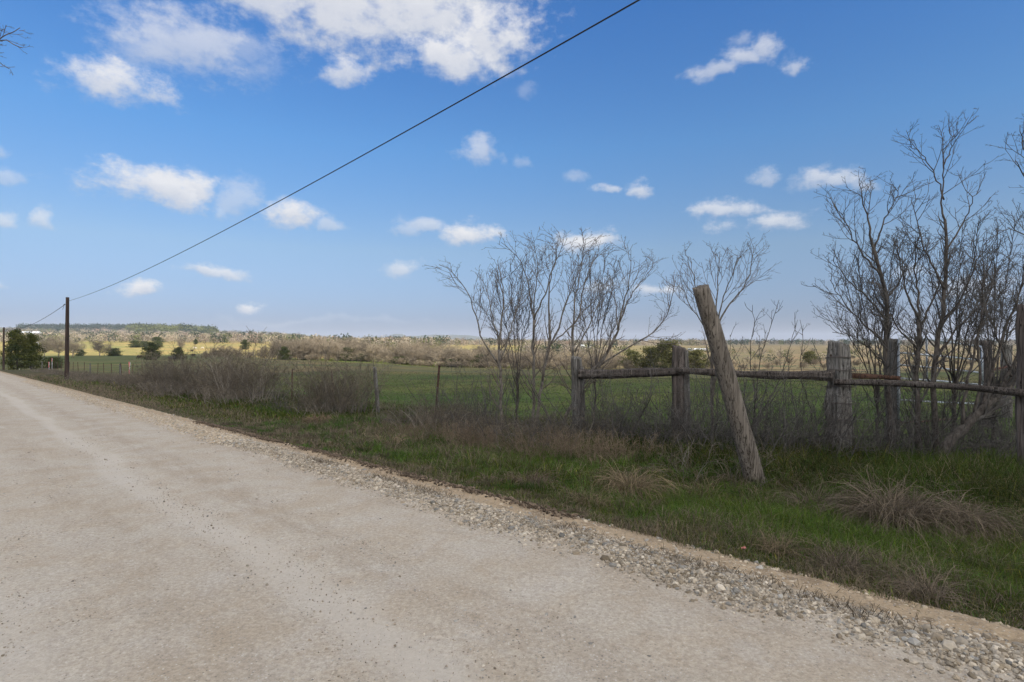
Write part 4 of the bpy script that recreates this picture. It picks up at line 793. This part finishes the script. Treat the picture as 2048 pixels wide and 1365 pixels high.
sprinkle(10, 44, 62, 7.7, 9.2, 'f', (.6, .9), 'low brown weed near the base of the utility pole', 'weeds near the utility pole')
sprinkle(30, 7.2, 12.9, 8.3, 9.8, 'nmmnmm', (.55, 1.0), 'tangled grey bramble below the clump of bare trees', 'brambles below the clump of bare trees')
sprinkle(5, 10.2, 13.5, 9.4, 10.5, 's', (.8, 1.0), 'thin upright shoots beside the steel post left of the bare trees', 'thin shoots left of the bare trees')
sprinkle(17, 5.4, 10.2, 7.4, 8.7, 'w', (.55, 1.0), 'reddish brown dry weed in front of the brambles', 'reddish dry weeds in front of the brambles')
sprinkle(5, 9.8, 12.4, 7.1, 7.9, 'w', (.5, .8), 'small reddish dry weed by the culvert mouth', 'small dry weeds by the culvert')
for i in range(38):       # tangle along the rail fence
    px = 1170+ (1680-1170)*(i+.5)/38+RNG.uniform(-12, 12); Y = np.interp(px, [1153, 1358, 1672, 2040], [12.3, 11.6, 10.9, 9.6])+RNG.uniform(-.9, .55); x = (px-1024)/F*Y
    plant('snsnns'[i % 6], x, Y, RNG.uniform(.70, 1.0), 'dark thorny tangle of stems along the rail fence' if 'snsnns'[i % 6] != 's' else 'thin dark shoots standing along the rail fence', 'dark tangle along the rail fence' if 'snsnns'[i % 6] != 's' else 'thin shoots along the rail fence')
for i in range(23):
    px = 1700+(2060-1700)*(i+.5)/23+RNG.uniform(-10, 10); Y = 10.5-(px-1700)/360*.5+RNG.uniform(-.5, 1.1)+(.9 if px > 1840 else 0); x = (px-1024)/F*Y
    plant('nsn'[i % 3], x, Y, RNG.uniform(.65, 1.0), 'dark tangle of stems around the feet of the tall right trees' if 'nsn'[i % 3] != 's' else 'thin dark shoots among the tall right trees', 'tangle around the tall right trees' if 'nsn'[i % 3] != 's' else 'shoots among the tall right trees')
# uprooted stump of dead twigs left of the leaning post
plant('m', (1432-1024)/F*8.6, 8.6, .75, 'heap of dead grey twigs against the left side of the leaning post', 'dead twig heap')

# a fallen branch lying behind the tall trees
tb = Tubes(); P = np.array([at(1890, 903, 11.2), at(1950, 893, 11.6), at(1985, 890, 11.8), at(2030, 908, 11.6), at(2080, 915, 11.4)]); o0 = P[0].copy(); tb.line(resample(P-o0, 14), np.linspace(.02, .05, 14), 8); o = tb.build('fallen_branch', M['bark_dark']); o.location = o0; tag(o, 'dark fallen branch lying across the grass at the right behind the tall trees', 'branch')

# ------------------------------------------------------------------ evergreen and middle distance trees (real metres, full crowns)
def cedar_proto(name, seed, h, wdt, n, kind='cone', leafs=.16, col=(.028, .042, .014), col2=(.075, .085, .022), trunk=.14):
    rng = np.random.default_rng(seed); root = empty(name, (0, 0, -60))
    # boughs leave the trunk at all heights; foliage clumps sit along them with gaps between
    nb = 54; z = h*(.0+.95*rng.uniform(0, 1, nb)**(1.15 if kind != 'cone' else .9)); a = rng.uniform(0, 6.28, nb)
    prof = {'cone': lambda t: (1-t)**.75*(.75+.25*np.minimum(1, t*6)), 'oval': lambda t: np.clip(1.35*(1-t)**.6*(.72+.28*np.minimum(1, t*5)), 0, 1), 'round': lambda t: np.sqrt(np.clip(1-(1.5*t-.5)**2, .05, 1))}[kind]
    L = wdt*.5*prof(z/h)*rng.uniform(.6, 1.2, nb); P = np.zeros((nb, 5, 3)); el_ = rng.uniform(.05, .5, nb)
    for i in range(5):
        t = i/4; P[:, i] = np.stack([np.cos(a)*L*t, np.sin(a)*L*t, z+L*t*el_-.12*L*t*t], 1)
    tb = Tubes(); tb.add(P, np.repeat(np.array([[.045, .035, .025, .018, .01]])*h/4, nb, 0), 4); tb.line([(0, 0, -.2), (.03*h, 0, h*.5), (0, 0, h*.97)], np.array([trunk, trunk*.6, .02]), 8)
    bi = rng.integers(0, nb, n); cl = rng.uniform(.25, 1.02, n); q_ = cl*4; i0 = np.minimum(q_.astype(int), 3); fr = (q_-i0)[:, None]; c = P[bi, i0]*(1-fr)+P[bi, i0+1]*fr
    c = c+rng.normal(0, 1, (n, 3))*((.13 if kind != 'cone' else .09)*wdt*.5*np.array([1, 1, .7])); c[:, 2] = np.maximum(c[:, 2], .02); V, Q = leaves(c, leafs*rng.uniform(.5, 1.3, n), rng); t = rng.uniform(0, 1, (nb, 1))[bi]*.7+rng.uniform(0, .3, (n, 1))
    C = np.repeat(np.array(col)*(1-t)+np.array(col2)*t, 4, axis=0)
    a_ = tb.build('trunk', M['bark_dark'], root); b_ = obj('foliage', mesh_np('foliage', V, Q, None, M['leaf'], C), root); KIDS[root.name] = [a_, b_]; root['h'] = h; root['w'] = wdt; return root
def bare_proto(name, seed, h, wdt, mat='far_twig', tip=.034, r0=.16, trunk_h=.16):
    rng = np.random.default_rng(seed); root = empty(name, (0, 0, -60)); m = 11; a = np.arange(m)*2.4+rng.uniform(0, .6, m)
    p = np.stack([0*a, 0*a, np.full(m, h*trunk_h)+rng.uniform(0, .08*h, m)], 1); d = unit(np.stack([np.cos(a), np.sin(a), rng.uniform(.35, 3.2, m)], 1)); L = rng.uniform(.75, 1.1, m)*np.hypot(wdt*.40, h*.62)*.8; pts = [p]
    for i in range(5): pts.append(pts[-1]+d*(L/5)[:, None]); d = unit(d+rng.normal(0, .15, (m, 3))+np.array([0, 0, .12]))
    P = np.stack(pts, 1); Rr = np.linspace(r0*.5, tip*1.3, 6)[None].repeat(m, 0)
    C1, R1 = grow(P, Rr, 15/h, .08, (25, 60), 1, .1, .2, 4, .6, tip, .32*h, tip, rng, .45); C2, R2 = grow(C1, R1, 22/h, .1, (25, 70), 1, .06, .25, 3, .7, tip*.8, .17*h, tip*.8, rng, .2)
    t1 = Tubes(); t1.line([(0, 0, -.4), (.1, 0, h*.12), (0, 0, h*trunk_h*1.2)], np.array([r0*1.15, r0, r0*.8]), 7); t1.add(P, Rr, 4); t2 = Tubes(); t2.add(C1, R1, 3); t2.add(C2, R2, 3)
    C3, R3 = grow(C2, R2, -3, .1, (25, 70), 1, .05, .2, 2, .7, tip*.7, .09*h, tip*.7, rng, .2); t2.add(C3, R3, 3)
    a_ = t1.build('trunk', M[mat], root); b_ = t2.build('twigs', M[mat], root); KIDS[root.name] = [a_, b_]; root['h'] = h; root['w'] = wdt; return root
FIRST = set()
def stand(proto, px, pbase, hpx, wpx, Y, label, cat='tree', group=None, name=None, pin=True):
    x = (px-1024)/F*Y; z = EYE-(pbase-HOR)/F*Y; z = min(z, G(x, Y)) if not pin else G(x, Y)
    h = hpx/F*Y; wd = wpx/F*Y; sc = (wd/proto['w'], wd/proto['w'], h/proto['h']); rz = RNG.uniform(0, 6.28)
    if proto.name not in FIRST:
        FIRST.add(proto.name); o = proto; o.location = (x, Y, z); o.rotation_euler = (0, 0, rz); o.scale = sc
    else: o = copy_tree(proto, (x, Y, z), rz, sc)
    tag(o, label, cat, group); return o
def far_y(px, row, lo=60):      # depth where the land passes through this row
    ys = np.geomspace(lo, 2400, 4000); g = zg((px-1024)/F*ys, ys); z = EYE-(row-HOR)/F*ys; k = np.argmax(z < g); return float(ys[k]) if k else 300.
cedA = cedar_proto('cedar_tree', 31, 6, 6, 5200, 'oval', .17); cedB = cedar_proto('cedar_tree', 32, 6, 7, 5200, 'round', .19, (.035, .05, .018), (.085, .10, .03)); cedC = cedar_proto('cedar_tree', 33, 9, 10, 9000, 'cone', .17, (.03, .045, .014), (.11, .11, .025), .2)
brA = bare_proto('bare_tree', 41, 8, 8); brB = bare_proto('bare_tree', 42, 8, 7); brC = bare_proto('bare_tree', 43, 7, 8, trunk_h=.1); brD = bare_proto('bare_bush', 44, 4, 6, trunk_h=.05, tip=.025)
gC = 'evergreens dotted over the pasture'
stand(cedC, 34, 726, 82, 76, 104, 'tall ragged cedar beside the distant utility pole at the left edge', group=gC)
stand(cedC, 62, 726, 74, 66, 108, 'second ragged cedar overlapping the one by the distant utility pole', group=gC)
stand(cedB, 106, 722, 22, 38, 118, 'low spreading cedar between the ragged pair and the near utility pole', group=gC)
for px, base, h, w_, pr, lab in ((303, 722, 34, 36, cedA, 'dark conical cedar with a cow at its left in the shaded pasture'), (357, 721, 24, 28, cedA, 'dark rounded cedar right of the conical one in the shaded pasture'), (228, 714, 15, 32, cedB, 'low olive evergreen bush right of the spreading bare tree'), (160, 714, 13, 20, cedB, 'small round grey green bush just right of the near utility pole'),
      (490, 701, 19, 20, cedA, 'lone small cedar standing above the grey brush in the pasture'), (568, 722, 26, 27, cedA, 'fresh green cedar at the left end of the tree line'), (610, 722, 15, 18, cedB, 'small dark round cedar right of the fresh green one'),
      (270, 697, 13, 26, cedB, 'dark reddish evergreen clump in the ochre field'), (314, 697, 20, 26, cedB, 'olive evergreen behind the conical cedar in the ochre field'), (288, 696, 11, 22, cedB, 'pinkish olive bush between the evergreens of the ochre field'), (391, 690, 10, 9, cedA, 'tiny dark tree alone in the ochre field')):
    stand(pr, px, base, h, w_, far_y(px, base-1.5), lab, group=gC)
for px, h, w_, lab in ((700, 26, 44, 'broad dark evergreen within the bare tree line'), (724, 15, 40, 'low dark evergreen at the foot of the bare tree line'), (800, 15, 40, 'dark green thicket tree at the foot of the tree line, left of the wooden post'), (905, 16, 44, 'low dark evergreen at the foot of the tree line behind the left bare tree'), (960, 26, 34, 'dark evergreen behind the left bare trees')):
    Y = np.interp(px, [560, 700, 900, 1100], [232, 212, 190, 178]); stand(cedB, px, 0, h, w_, Y+3, lab, group='evergreens within the tree line')
cedD = cedar_proto('cedar_tree', 34, 6, 7, 5200, 'round', .19, (.07, .075, .03), (.16, .15, .055))
for px, h, w_, Y, lab in ((1335, 62, 60, 150, 'tall olive evergreen left of the second rail fence post'), (1300, 48, 46, 156, 'olive evergreen beside the tallest one behind the rail fence'), (1262, 40, 42, 165, 'smaller olive evergreen left of the pair behind the rail fence'), (1395, 44, 50, 150, 'olive evergreen hidden partly by the leaning post'), (1622, 26, 34, 190, 'dark bush in the ochre field left of the thick grey post')):
    stand(cedD, px, 0, h*.92, w_, Y, lab, group='olive evergreens behind the rail fence')
gB = 'bare trees of the tree line across the pasture'
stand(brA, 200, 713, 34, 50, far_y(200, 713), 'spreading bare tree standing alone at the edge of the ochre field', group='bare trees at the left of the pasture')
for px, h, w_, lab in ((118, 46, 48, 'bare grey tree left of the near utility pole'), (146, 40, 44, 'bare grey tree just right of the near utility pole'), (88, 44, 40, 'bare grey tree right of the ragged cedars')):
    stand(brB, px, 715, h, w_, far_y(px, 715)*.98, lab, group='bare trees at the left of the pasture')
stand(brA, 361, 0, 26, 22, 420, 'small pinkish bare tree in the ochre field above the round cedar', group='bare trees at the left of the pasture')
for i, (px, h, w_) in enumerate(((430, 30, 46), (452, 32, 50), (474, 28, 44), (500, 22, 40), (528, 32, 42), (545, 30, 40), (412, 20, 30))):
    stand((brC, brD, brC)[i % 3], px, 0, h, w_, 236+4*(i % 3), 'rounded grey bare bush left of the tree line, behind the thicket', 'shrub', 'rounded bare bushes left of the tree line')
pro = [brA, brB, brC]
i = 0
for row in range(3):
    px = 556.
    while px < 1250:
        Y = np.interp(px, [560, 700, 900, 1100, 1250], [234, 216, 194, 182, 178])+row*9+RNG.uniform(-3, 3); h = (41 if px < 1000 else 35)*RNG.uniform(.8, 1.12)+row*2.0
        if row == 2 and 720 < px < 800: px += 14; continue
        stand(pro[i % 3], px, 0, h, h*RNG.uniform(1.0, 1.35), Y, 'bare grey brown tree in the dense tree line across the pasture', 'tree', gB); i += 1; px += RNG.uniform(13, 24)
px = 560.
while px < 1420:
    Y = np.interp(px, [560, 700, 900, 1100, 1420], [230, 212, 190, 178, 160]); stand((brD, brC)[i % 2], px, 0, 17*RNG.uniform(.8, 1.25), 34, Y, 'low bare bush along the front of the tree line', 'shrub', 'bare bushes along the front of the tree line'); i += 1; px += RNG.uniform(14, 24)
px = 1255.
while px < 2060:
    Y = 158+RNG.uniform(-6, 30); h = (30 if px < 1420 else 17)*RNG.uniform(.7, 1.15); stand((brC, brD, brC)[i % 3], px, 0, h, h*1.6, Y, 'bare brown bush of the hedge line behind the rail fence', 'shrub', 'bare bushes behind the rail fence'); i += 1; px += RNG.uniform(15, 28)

# ------------------------------------------------------------------ distant woods (one mass) and far ridges
def woods():
    rng = np.random.default_rng(5); cen = []; size = []; colr = []
    def tree(px, Y, h, wd, kind):
        x = (px-1024)/F*Y; cen.append((x, Y, G(x, Y))); size.append((wd, h)); colr.append(kind)
    def band(n, p0, p1, y0, y1, h, mixk, pw=1.0):
        for _ in range(n):
            px = rng.uniform(p0, p1); t = rng.uniform(0, 1)**pw; Y0 = np.interp(px, y0[0], y0[1]); Y1 = np.interp(px, y1[0], y1[1]); Y = Y0+(Y1-Y0)*t; hh = h*rng.uniform(.65, 1.25); k = rng.choice(len(mixk), p=mixk); tree(px, Y, hh*(1.15 if k == 3 else 1), hh*rng.uniform(.9, 1.4), k)
    # kinds: 0 pale beige bare, 1 grey bare, 2 olive, 3 dark evergreen, also the shaded left ridge, 4 pinkish
    band(2500, -60, 900, ([-60, 300, 500, 700, 900], [640, 650, 610, 460, 610]), ([-60, 900], [1500, 1500]), 9, [.40, .22, .15, .13, .10], 1.3)
    band(760, -60, 610, ([-60, 760], [1400, 1400]), ([-60, 760], [2600, 2600]), 13, [.30, .25, .2, .2, .05])
    band(420, 260, 430, ([260, 430], [1500, 1500]), ([260, 430], [2300, 2300]), 22, [.0, .0, .75, .25, .0])
    band(750, 40, 315, ([40, 315], [1900, 1900]), ([40, 315], [2650, 2650]), 20, [.0, .08, .0, .92, .0])  # left ridge under cloud shadow: the shade is put into dark tree colour
    band(1500, 760, 1420, ([760, 900, 1150, 1420], [480, 620, 700, 800]), ([760, 1420], [1900, 1900]), 8, [.34, .36, .12, .10, .08], 1.2)
    band(1500, 1300, 2120, ([1300, 2120], [1000, 900]), ([1300, 2120], [2400, 2400]), 9, [.12, .35, .10, .43, .0])
    band(160, 1040, 1250, ([1040, 1250], [300, 300]), ([1040, 1250], [420, 420]), 5, [.3, .4, .2, .1, .0])
    band(220, 1380, 2080, ([1380, 2080], [200, 200]), ([1380, 2080], [420, 420]), 2.6, [.45, .25, .2, .1, .0])
    cen_ = np.array(cen); sz = np.array(size); kd = np.array(colr); m = len(cen_)
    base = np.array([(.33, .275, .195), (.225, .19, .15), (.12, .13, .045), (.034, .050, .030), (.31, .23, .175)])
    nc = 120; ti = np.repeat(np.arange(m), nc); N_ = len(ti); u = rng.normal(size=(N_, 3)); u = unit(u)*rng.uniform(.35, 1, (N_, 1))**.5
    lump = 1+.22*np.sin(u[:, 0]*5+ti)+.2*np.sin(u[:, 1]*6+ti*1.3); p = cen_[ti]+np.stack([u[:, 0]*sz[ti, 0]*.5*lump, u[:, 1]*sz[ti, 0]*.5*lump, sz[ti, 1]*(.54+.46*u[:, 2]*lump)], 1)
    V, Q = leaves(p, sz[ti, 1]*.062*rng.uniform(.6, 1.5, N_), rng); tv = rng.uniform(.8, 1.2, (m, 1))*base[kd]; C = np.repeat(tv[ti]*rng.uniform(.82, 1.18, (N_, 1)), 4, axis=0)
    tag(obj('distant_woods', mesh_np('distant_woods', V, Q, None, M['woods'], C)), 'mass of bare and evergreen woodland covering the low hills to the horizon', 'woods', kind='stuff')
woods()
def hills():
    # wooded mesas far beyond, about six kilometres away, each a real mound
    X = np.linspace(-1900, 1400, 260); Yl = np.linspace(5200, 7600, 40); XX, YY = np.meshgrid(X, Yl); px = XX/YY*F+1024
    prof = np.interp(px, [700, 765, 775, 790, 805, 812, 850, 900, 940, 975, 1040], [0, 4, 12, 17, 16, 11.5, 14.5, 15, 14, 9, 0]); hh = prof/F*YY*1.0
    v = np.clip(1-np.abs(YY-6300)/1100, 0, 1); v = v*v*(3-2*v); Z = -25+(hh+25)*v+5*nz2(XX, YY, .02)*v+3*nz2(XX, YY, .07)*v; V = np.stack([XX, YY, Z], -1); a, b_ = XX.shape
    i, j = np.meshgrid(np.arange(a-1), np.arange(b_-1), indexing='ij'); Q = np.stack([i*b_+j, i*b_+j+1, (i+1)*b_+j+1, (i+1)*b_+j], -1).reshape(-1, 4)
    m = mat_noise('wooded_hill', (.04, .055, .035), (.11, .105, .075), .012, .95, world_=True, bs=0); tag(obj('hills', mesh_np('hills', V, Q, None, m, smooth=True)), kind='structure')
hills()

# ------------------------------------------------------------------ small farm buildings and cattle
def barn(px, base, wpx, hpx, Y, label, rz=0, wall='tin', open_=True):
    x = (px-1024)/F*Y; z = G(x, Y)+((EYE-(base-HOR)/F*Y)-G(x, Y) if False else 0); L = wpx/F*Y; H = hpx/F*Y; o = empty('farm_building', (x, Y, z), rz); tag(o, label, 'building', 'pale farm buildings in the distance')
    d = L*.45; e = H*.62; hl = L/2
    V = [(-hl, -d/2, -2), (hl, -d/2, -2), (hl, d/2, -2), (-hl, d/2, -2), (-hl, -d/2, e), (hl, -d/2, e), (hl, d/2, e), (-hl, d/2, e), (-hl, 0, H), (hl, 0, H)]
    obj('walls', mesh_np('walls', np.array(V), np.array([(0, 1, 5, 4), (2, 3, 7, 6), (1, 2, 6, 5), (3, 0, 4, 7)]), np.array([(5, 6, 9), (7, 4, 8)]), M[wall]), o)
    k = .05*L; rv = []
    for dz in (0, .12*H): rv += [(-hl-k, -d/2-k, e-.05*H+dz+.02), (hl+k, -d/2-k, e-.05*H+dz+.02), (hl+k, 0, H+dz+.02), (-hl-k, 0, H+dz+.02), (hl+k, d/2+k, e-.05*H+dz+.02), (-hl-k, d/2+k, e-.05*H+dz+.02)]
    obj('roof', mesh_np('roof', np.array(rv), np.array([(0, 1, 2, 3), (3, 2, 4, 5), (7, 6, 9, 8), (8, 9, 11, 10), (0, 6, 7, 1), (5, 4, 10, 11), (1, 7, 8, 2), (2, 8, 10, 4), (0, 3, 9, 6), (3, 5, 11, 9)]), None, M['tin']), o)
    for t in (-.25, .22):
        q_ = L*t; w2 = L*.07; y_ = -d/2-.03; VV = [(q_-w2, y_, .1), (q_+w2, y_, .1), (q_+w2, y_, e*.75), (q_-w2, y_, e*.75)]; VV += [(a, b+.02, c) for a, b, c in VV]
        obj('door', mesh_np('door', np.array(VV), np.array([(0, 1, 2, 3), (0, 3, 7, 4), (1, 5, 6, 2), (3, 2, 6, 7)]), None, M['galv']), o)
barn(60, 662, 34, 11, 1020, 'long white roofed farm building above the ragged cedars', .1)
barn(2, 662, 10, 8, 1000, 'white farm building at the left edge above the distant utility pole')
barn(69, 690, 16, 8, 520, 'low white shed seen between the ragged cedar and the bare trees', -.1)
barn(1100, 699, 9, 7.5, 460, 'small white farmhouse seen between the slim bare trunks')
barn(1151, 696, 7, 6, 560, 'white outbuilding just right of the forked rail fence post', .3)
barn(1166, 696, 8, 6.5, 540, 'white farmhouse with pale roof in the middle of the outbuildings')
barn(1178, 696, 6, 5.5, 545, 'rightmost small white outbuilding beyond the bare trees', -.3)
barn(1395, 697, 34, 3.6, 420, 'low long grey green metal barn seen past the second rail fence post', 0, 'galv')
def cow_mesh(name, col, graze=True):
    m, N, b = new_mat(name+'_coat', .6, .3); b.inputs['Base Color'].default_value = (*col, 1)
    # skeleton rings swept into one continuous body: neck, trunk, rump
    V = []; Q = []
    def sweep(path, k=12):
        o = len(V); 
        for (x, y, z, ry, rz_) in path:
            for i in range(k): a = 2*math.pi*i/k; V.append((x, y+ry*math.cos(a), z+rz_*math.sin(a)))
        for r_ in range(len(path)-1):
            for i in range(k): Q.append((o+r_*k+i, o+r_*k+(i+1) % k, o+(r_+1)*k+(i+1) % k, o+(r_+1)*k+i))
        for r_ in (0, len(path)-1):
            c = len(V); V.append(path[r_][:3]); 
            for i in range(k): Q.append((o+r_*k+i, o+r_*k+(i+1) % k, c, c))
    hd = -.45 if graze else .35
    sweep([(-1.0, 0, 1.12, .10, .14), (-.95, 0, 1.1, .24, .28), (-.7, 0, 1.05, .32, .36), (-.2, 0, .98, .36, .40), (.3, 0, .98, .34, .40), (.65, 0, 1.02, .28, .36), (.85, 0, 1.08+hd*.1, .18, .26), (1.05, 0, 1.1+hd*.45, .14, .18), (1.2, 0, 1.08+hd*.95, .12, .14), (1.27, 0, 1.02+hd*1.2, .13, .14), (1.38, 0, .88+hd*1.3, .09, .10), (1.44, 0, .80+hd*1.35, .07, .07)])
    def leg(x, y, hind):
        o = len(V); k = 8; prof = [(x, .95, .13, .15), (x+(.05 if hind else 0), .7, .10, .12), (x-(.10 if hind else -.01), .45, .06, .06), (x-(.04 if hind else 0), .22, .045, .045), (x-(.03 if hind else 0), .06, .05, .05), (x-.01, 0, .06, .06)]
        for (px_, z, ry, rx) in prof:
            for i in range(k): a = 2*math.pi*i/k; V.append((px_+rx*math.cos(a), y+ry*math.sin(a), z))
        for r_ in range(5):
            for i in range(k): Q.append((o+r_*k+i, o+r_*k+(i+1) % k, o+(r_+1)*k+(i+1) % k, o+(r_+1)*k+i))
    for x, h_ in ((.55, 0), (-.78, 1)):
        for y in (-.18, .18): leg(x, y, h_)
    for y in (-.17, .17): V.extend([(1.2, y*.5, 1.15+hd*1.05), (1.16, y*1.5, 1.16+hd*1.0), (1.22, y*1.4, 1.06+hd*1.05), (1.24, y*.5, 1.08+hd*1.1)]); n_ = len(V); Q.append((n_-4, n_-3, n_-2, n_-1))
    o = len(V); 
    for (x, z, r_) in ((-1.0, 1.25, .03), (-1.1, 1.0, .02), (-1.08, .6, .02), (-1.07, .45, .04)):
        for i in range(4): a = math.pi/2*i; V.append((x+r_*math.cos(a), r_*math.sin(a), z))
    for r_ in range(3):
        for i in range(4): Q.append((o+r_*4+i, o+r_*4+(i+1) % 4, o+r_*4+4+(i+1) % 4, o+r_*4+4+i))
    tris = [q_[:3] for q_ in Q if q_[2] == q_[3]]; quads = [q_ for q_ in Q if q_[2] != q_[3]]
    return mesh_np(name, np.array(V), np.array(quads), np.array(tris), m, smooth=True)
cowB = cow_mesh('black_cow', (.008, .007, .007)); cowU = cow_mesh('black_cow_up', (.010, .008, .008), False); cowW = cow_mesh('pale_cow', (.62, .55, .44))
for px, base, me, rz, sc, lab in ((279, 719, cowB, 2.9, 1.05, 'black cow grazing in shade left of the conical cedar'), (316, 717, cowU, .2, 1.0, 'black cow standing half behind the conical cedar'), (345, 723.5, cowB, .3, 1.0, 'black cow grazing in front of the round cedar'), (384, 704.5, cowU, 1.2, 1.05, 'black cow standing alone in the ochre field'), (387, 714, cowB, 2.8, 1.05, 'black cow at the edge where the ochre field begins'),
        (390, 699, cowW, .1, 1.25, 'pale cream cow in the ochre field'), (405, 698.5, cowW, 3.0, 1.1, 'second pale cream cow right of the first, smaller in the ochre field'), (456, 721, cowW, 1.8, .7, 'small pale calf in the pasture behind the thicket')):
    Y = far_y(px, base, 100); x = (px-1024)/F*Y; o = obj('cow', me, None, (x, Y, G(x, Y))); o.rotation_euler = (0, 0, rz); o.scale = (sc,)*3; tag(o, lab, 'cow', 'cattle on the pasture')

# ------------------------------------------------------------------ the cloud whose shadow lies over the road and near pasture
def shade_cloud():
    H = 420.; rng = np.random.default_rng(3); lo = FOOT.min(0); hi = FOOT.max(0); step = 15.
    gx, gy_ = np.meshgrid(np.arange(lo[0], hi[0], step), np.arange(lo[1], hi[1], step)); P = np.stack([gx.ravel(), gy_.ravel()], 1)
    ins = np.zeros(len(P), bool); n = len(FOOT)
    for i in range(n):
        a, b = FOOT[i], FOOT[(i+1) % n]; c = ((a[1] > P[:, 1]) != (b[1] > P[:, 1])) & (P[:, 0] < (b[0]-a[0])*(P[:, 1]-a[1])/(b[1]-a[1]+1e-9)+a[0]); ins ^= c
    P = P[ins]; m = len(P); P = P+rng.uniform(-4, 4, P.shape); zgr = zg(P[:, 0], P[:, 1]); k = (H-zgr)/SUN_DIR.z; C = np.stack([P[:, 0]+SUN_DIR.x*k, P[:, 1]+SUN_DIR.y*k, np.full(m, H)], 1)
    r_ = rng.uniform(12.5, 19, m); V, T, _ = stones(C, r_, np.ones((m, 3)), rng, .75); mt, N, b = new_mat('cloud_white', 1., 0.); b.inputs['Base Color'].default_value = (.9, .9, .9, 1)
    tag(obj('cloud', mesh_np('cloud', V, None, T, mt, smooth=True)), 'broad low cloud overhead behind the viewer that shades the road and near pasture', 'cloud', kind='structure')
shade_cloud()
def haze():
    x0, x1, y0, y1, z0, z1 = -9300, 9300, -9300, 9300, -62, 140
    V = [(x, y, z) for z in (z0, z1) for y in (y0, y1) for x in (x0, x1)]; Q = [(0, 2, 3, 1), (4, 5, 7, 6), (0, 1, 5, 4), (1, 3, 7, 5), (3, 2, 6, 7), (2, 0, 4, 6)]
    m = bpy.data.materials.new('haze_air'); m.use_nodes = True; nt = m.node_tree; nt.nodes.clear(); o = nt.nodes.new('ShaderNodeOutputMaterial'); v = nt.nodes.new('ShaderNodeVolumePrincipled')
    v.inputs['Color'].default_value = (.80, .87, 1, 1); v.inputs['Density'].default_value = 8e-5; v.inputs['Anisotropy'].default_value = 0.; nt.links.new(v.outputs[0], o.inputs['Volume'])
    tag(obj('haze', mesh_np('haze', np.array(V), np.array(Q), None, m)), 'thin blue haze in the air over the distant hills', 'haze', kind='stuff')
if HAZE: haze()
for o in list(bpy.data.objects):
    for k_ in ('used', 'h', 'w'):
        if k_ in o: del o[k_]
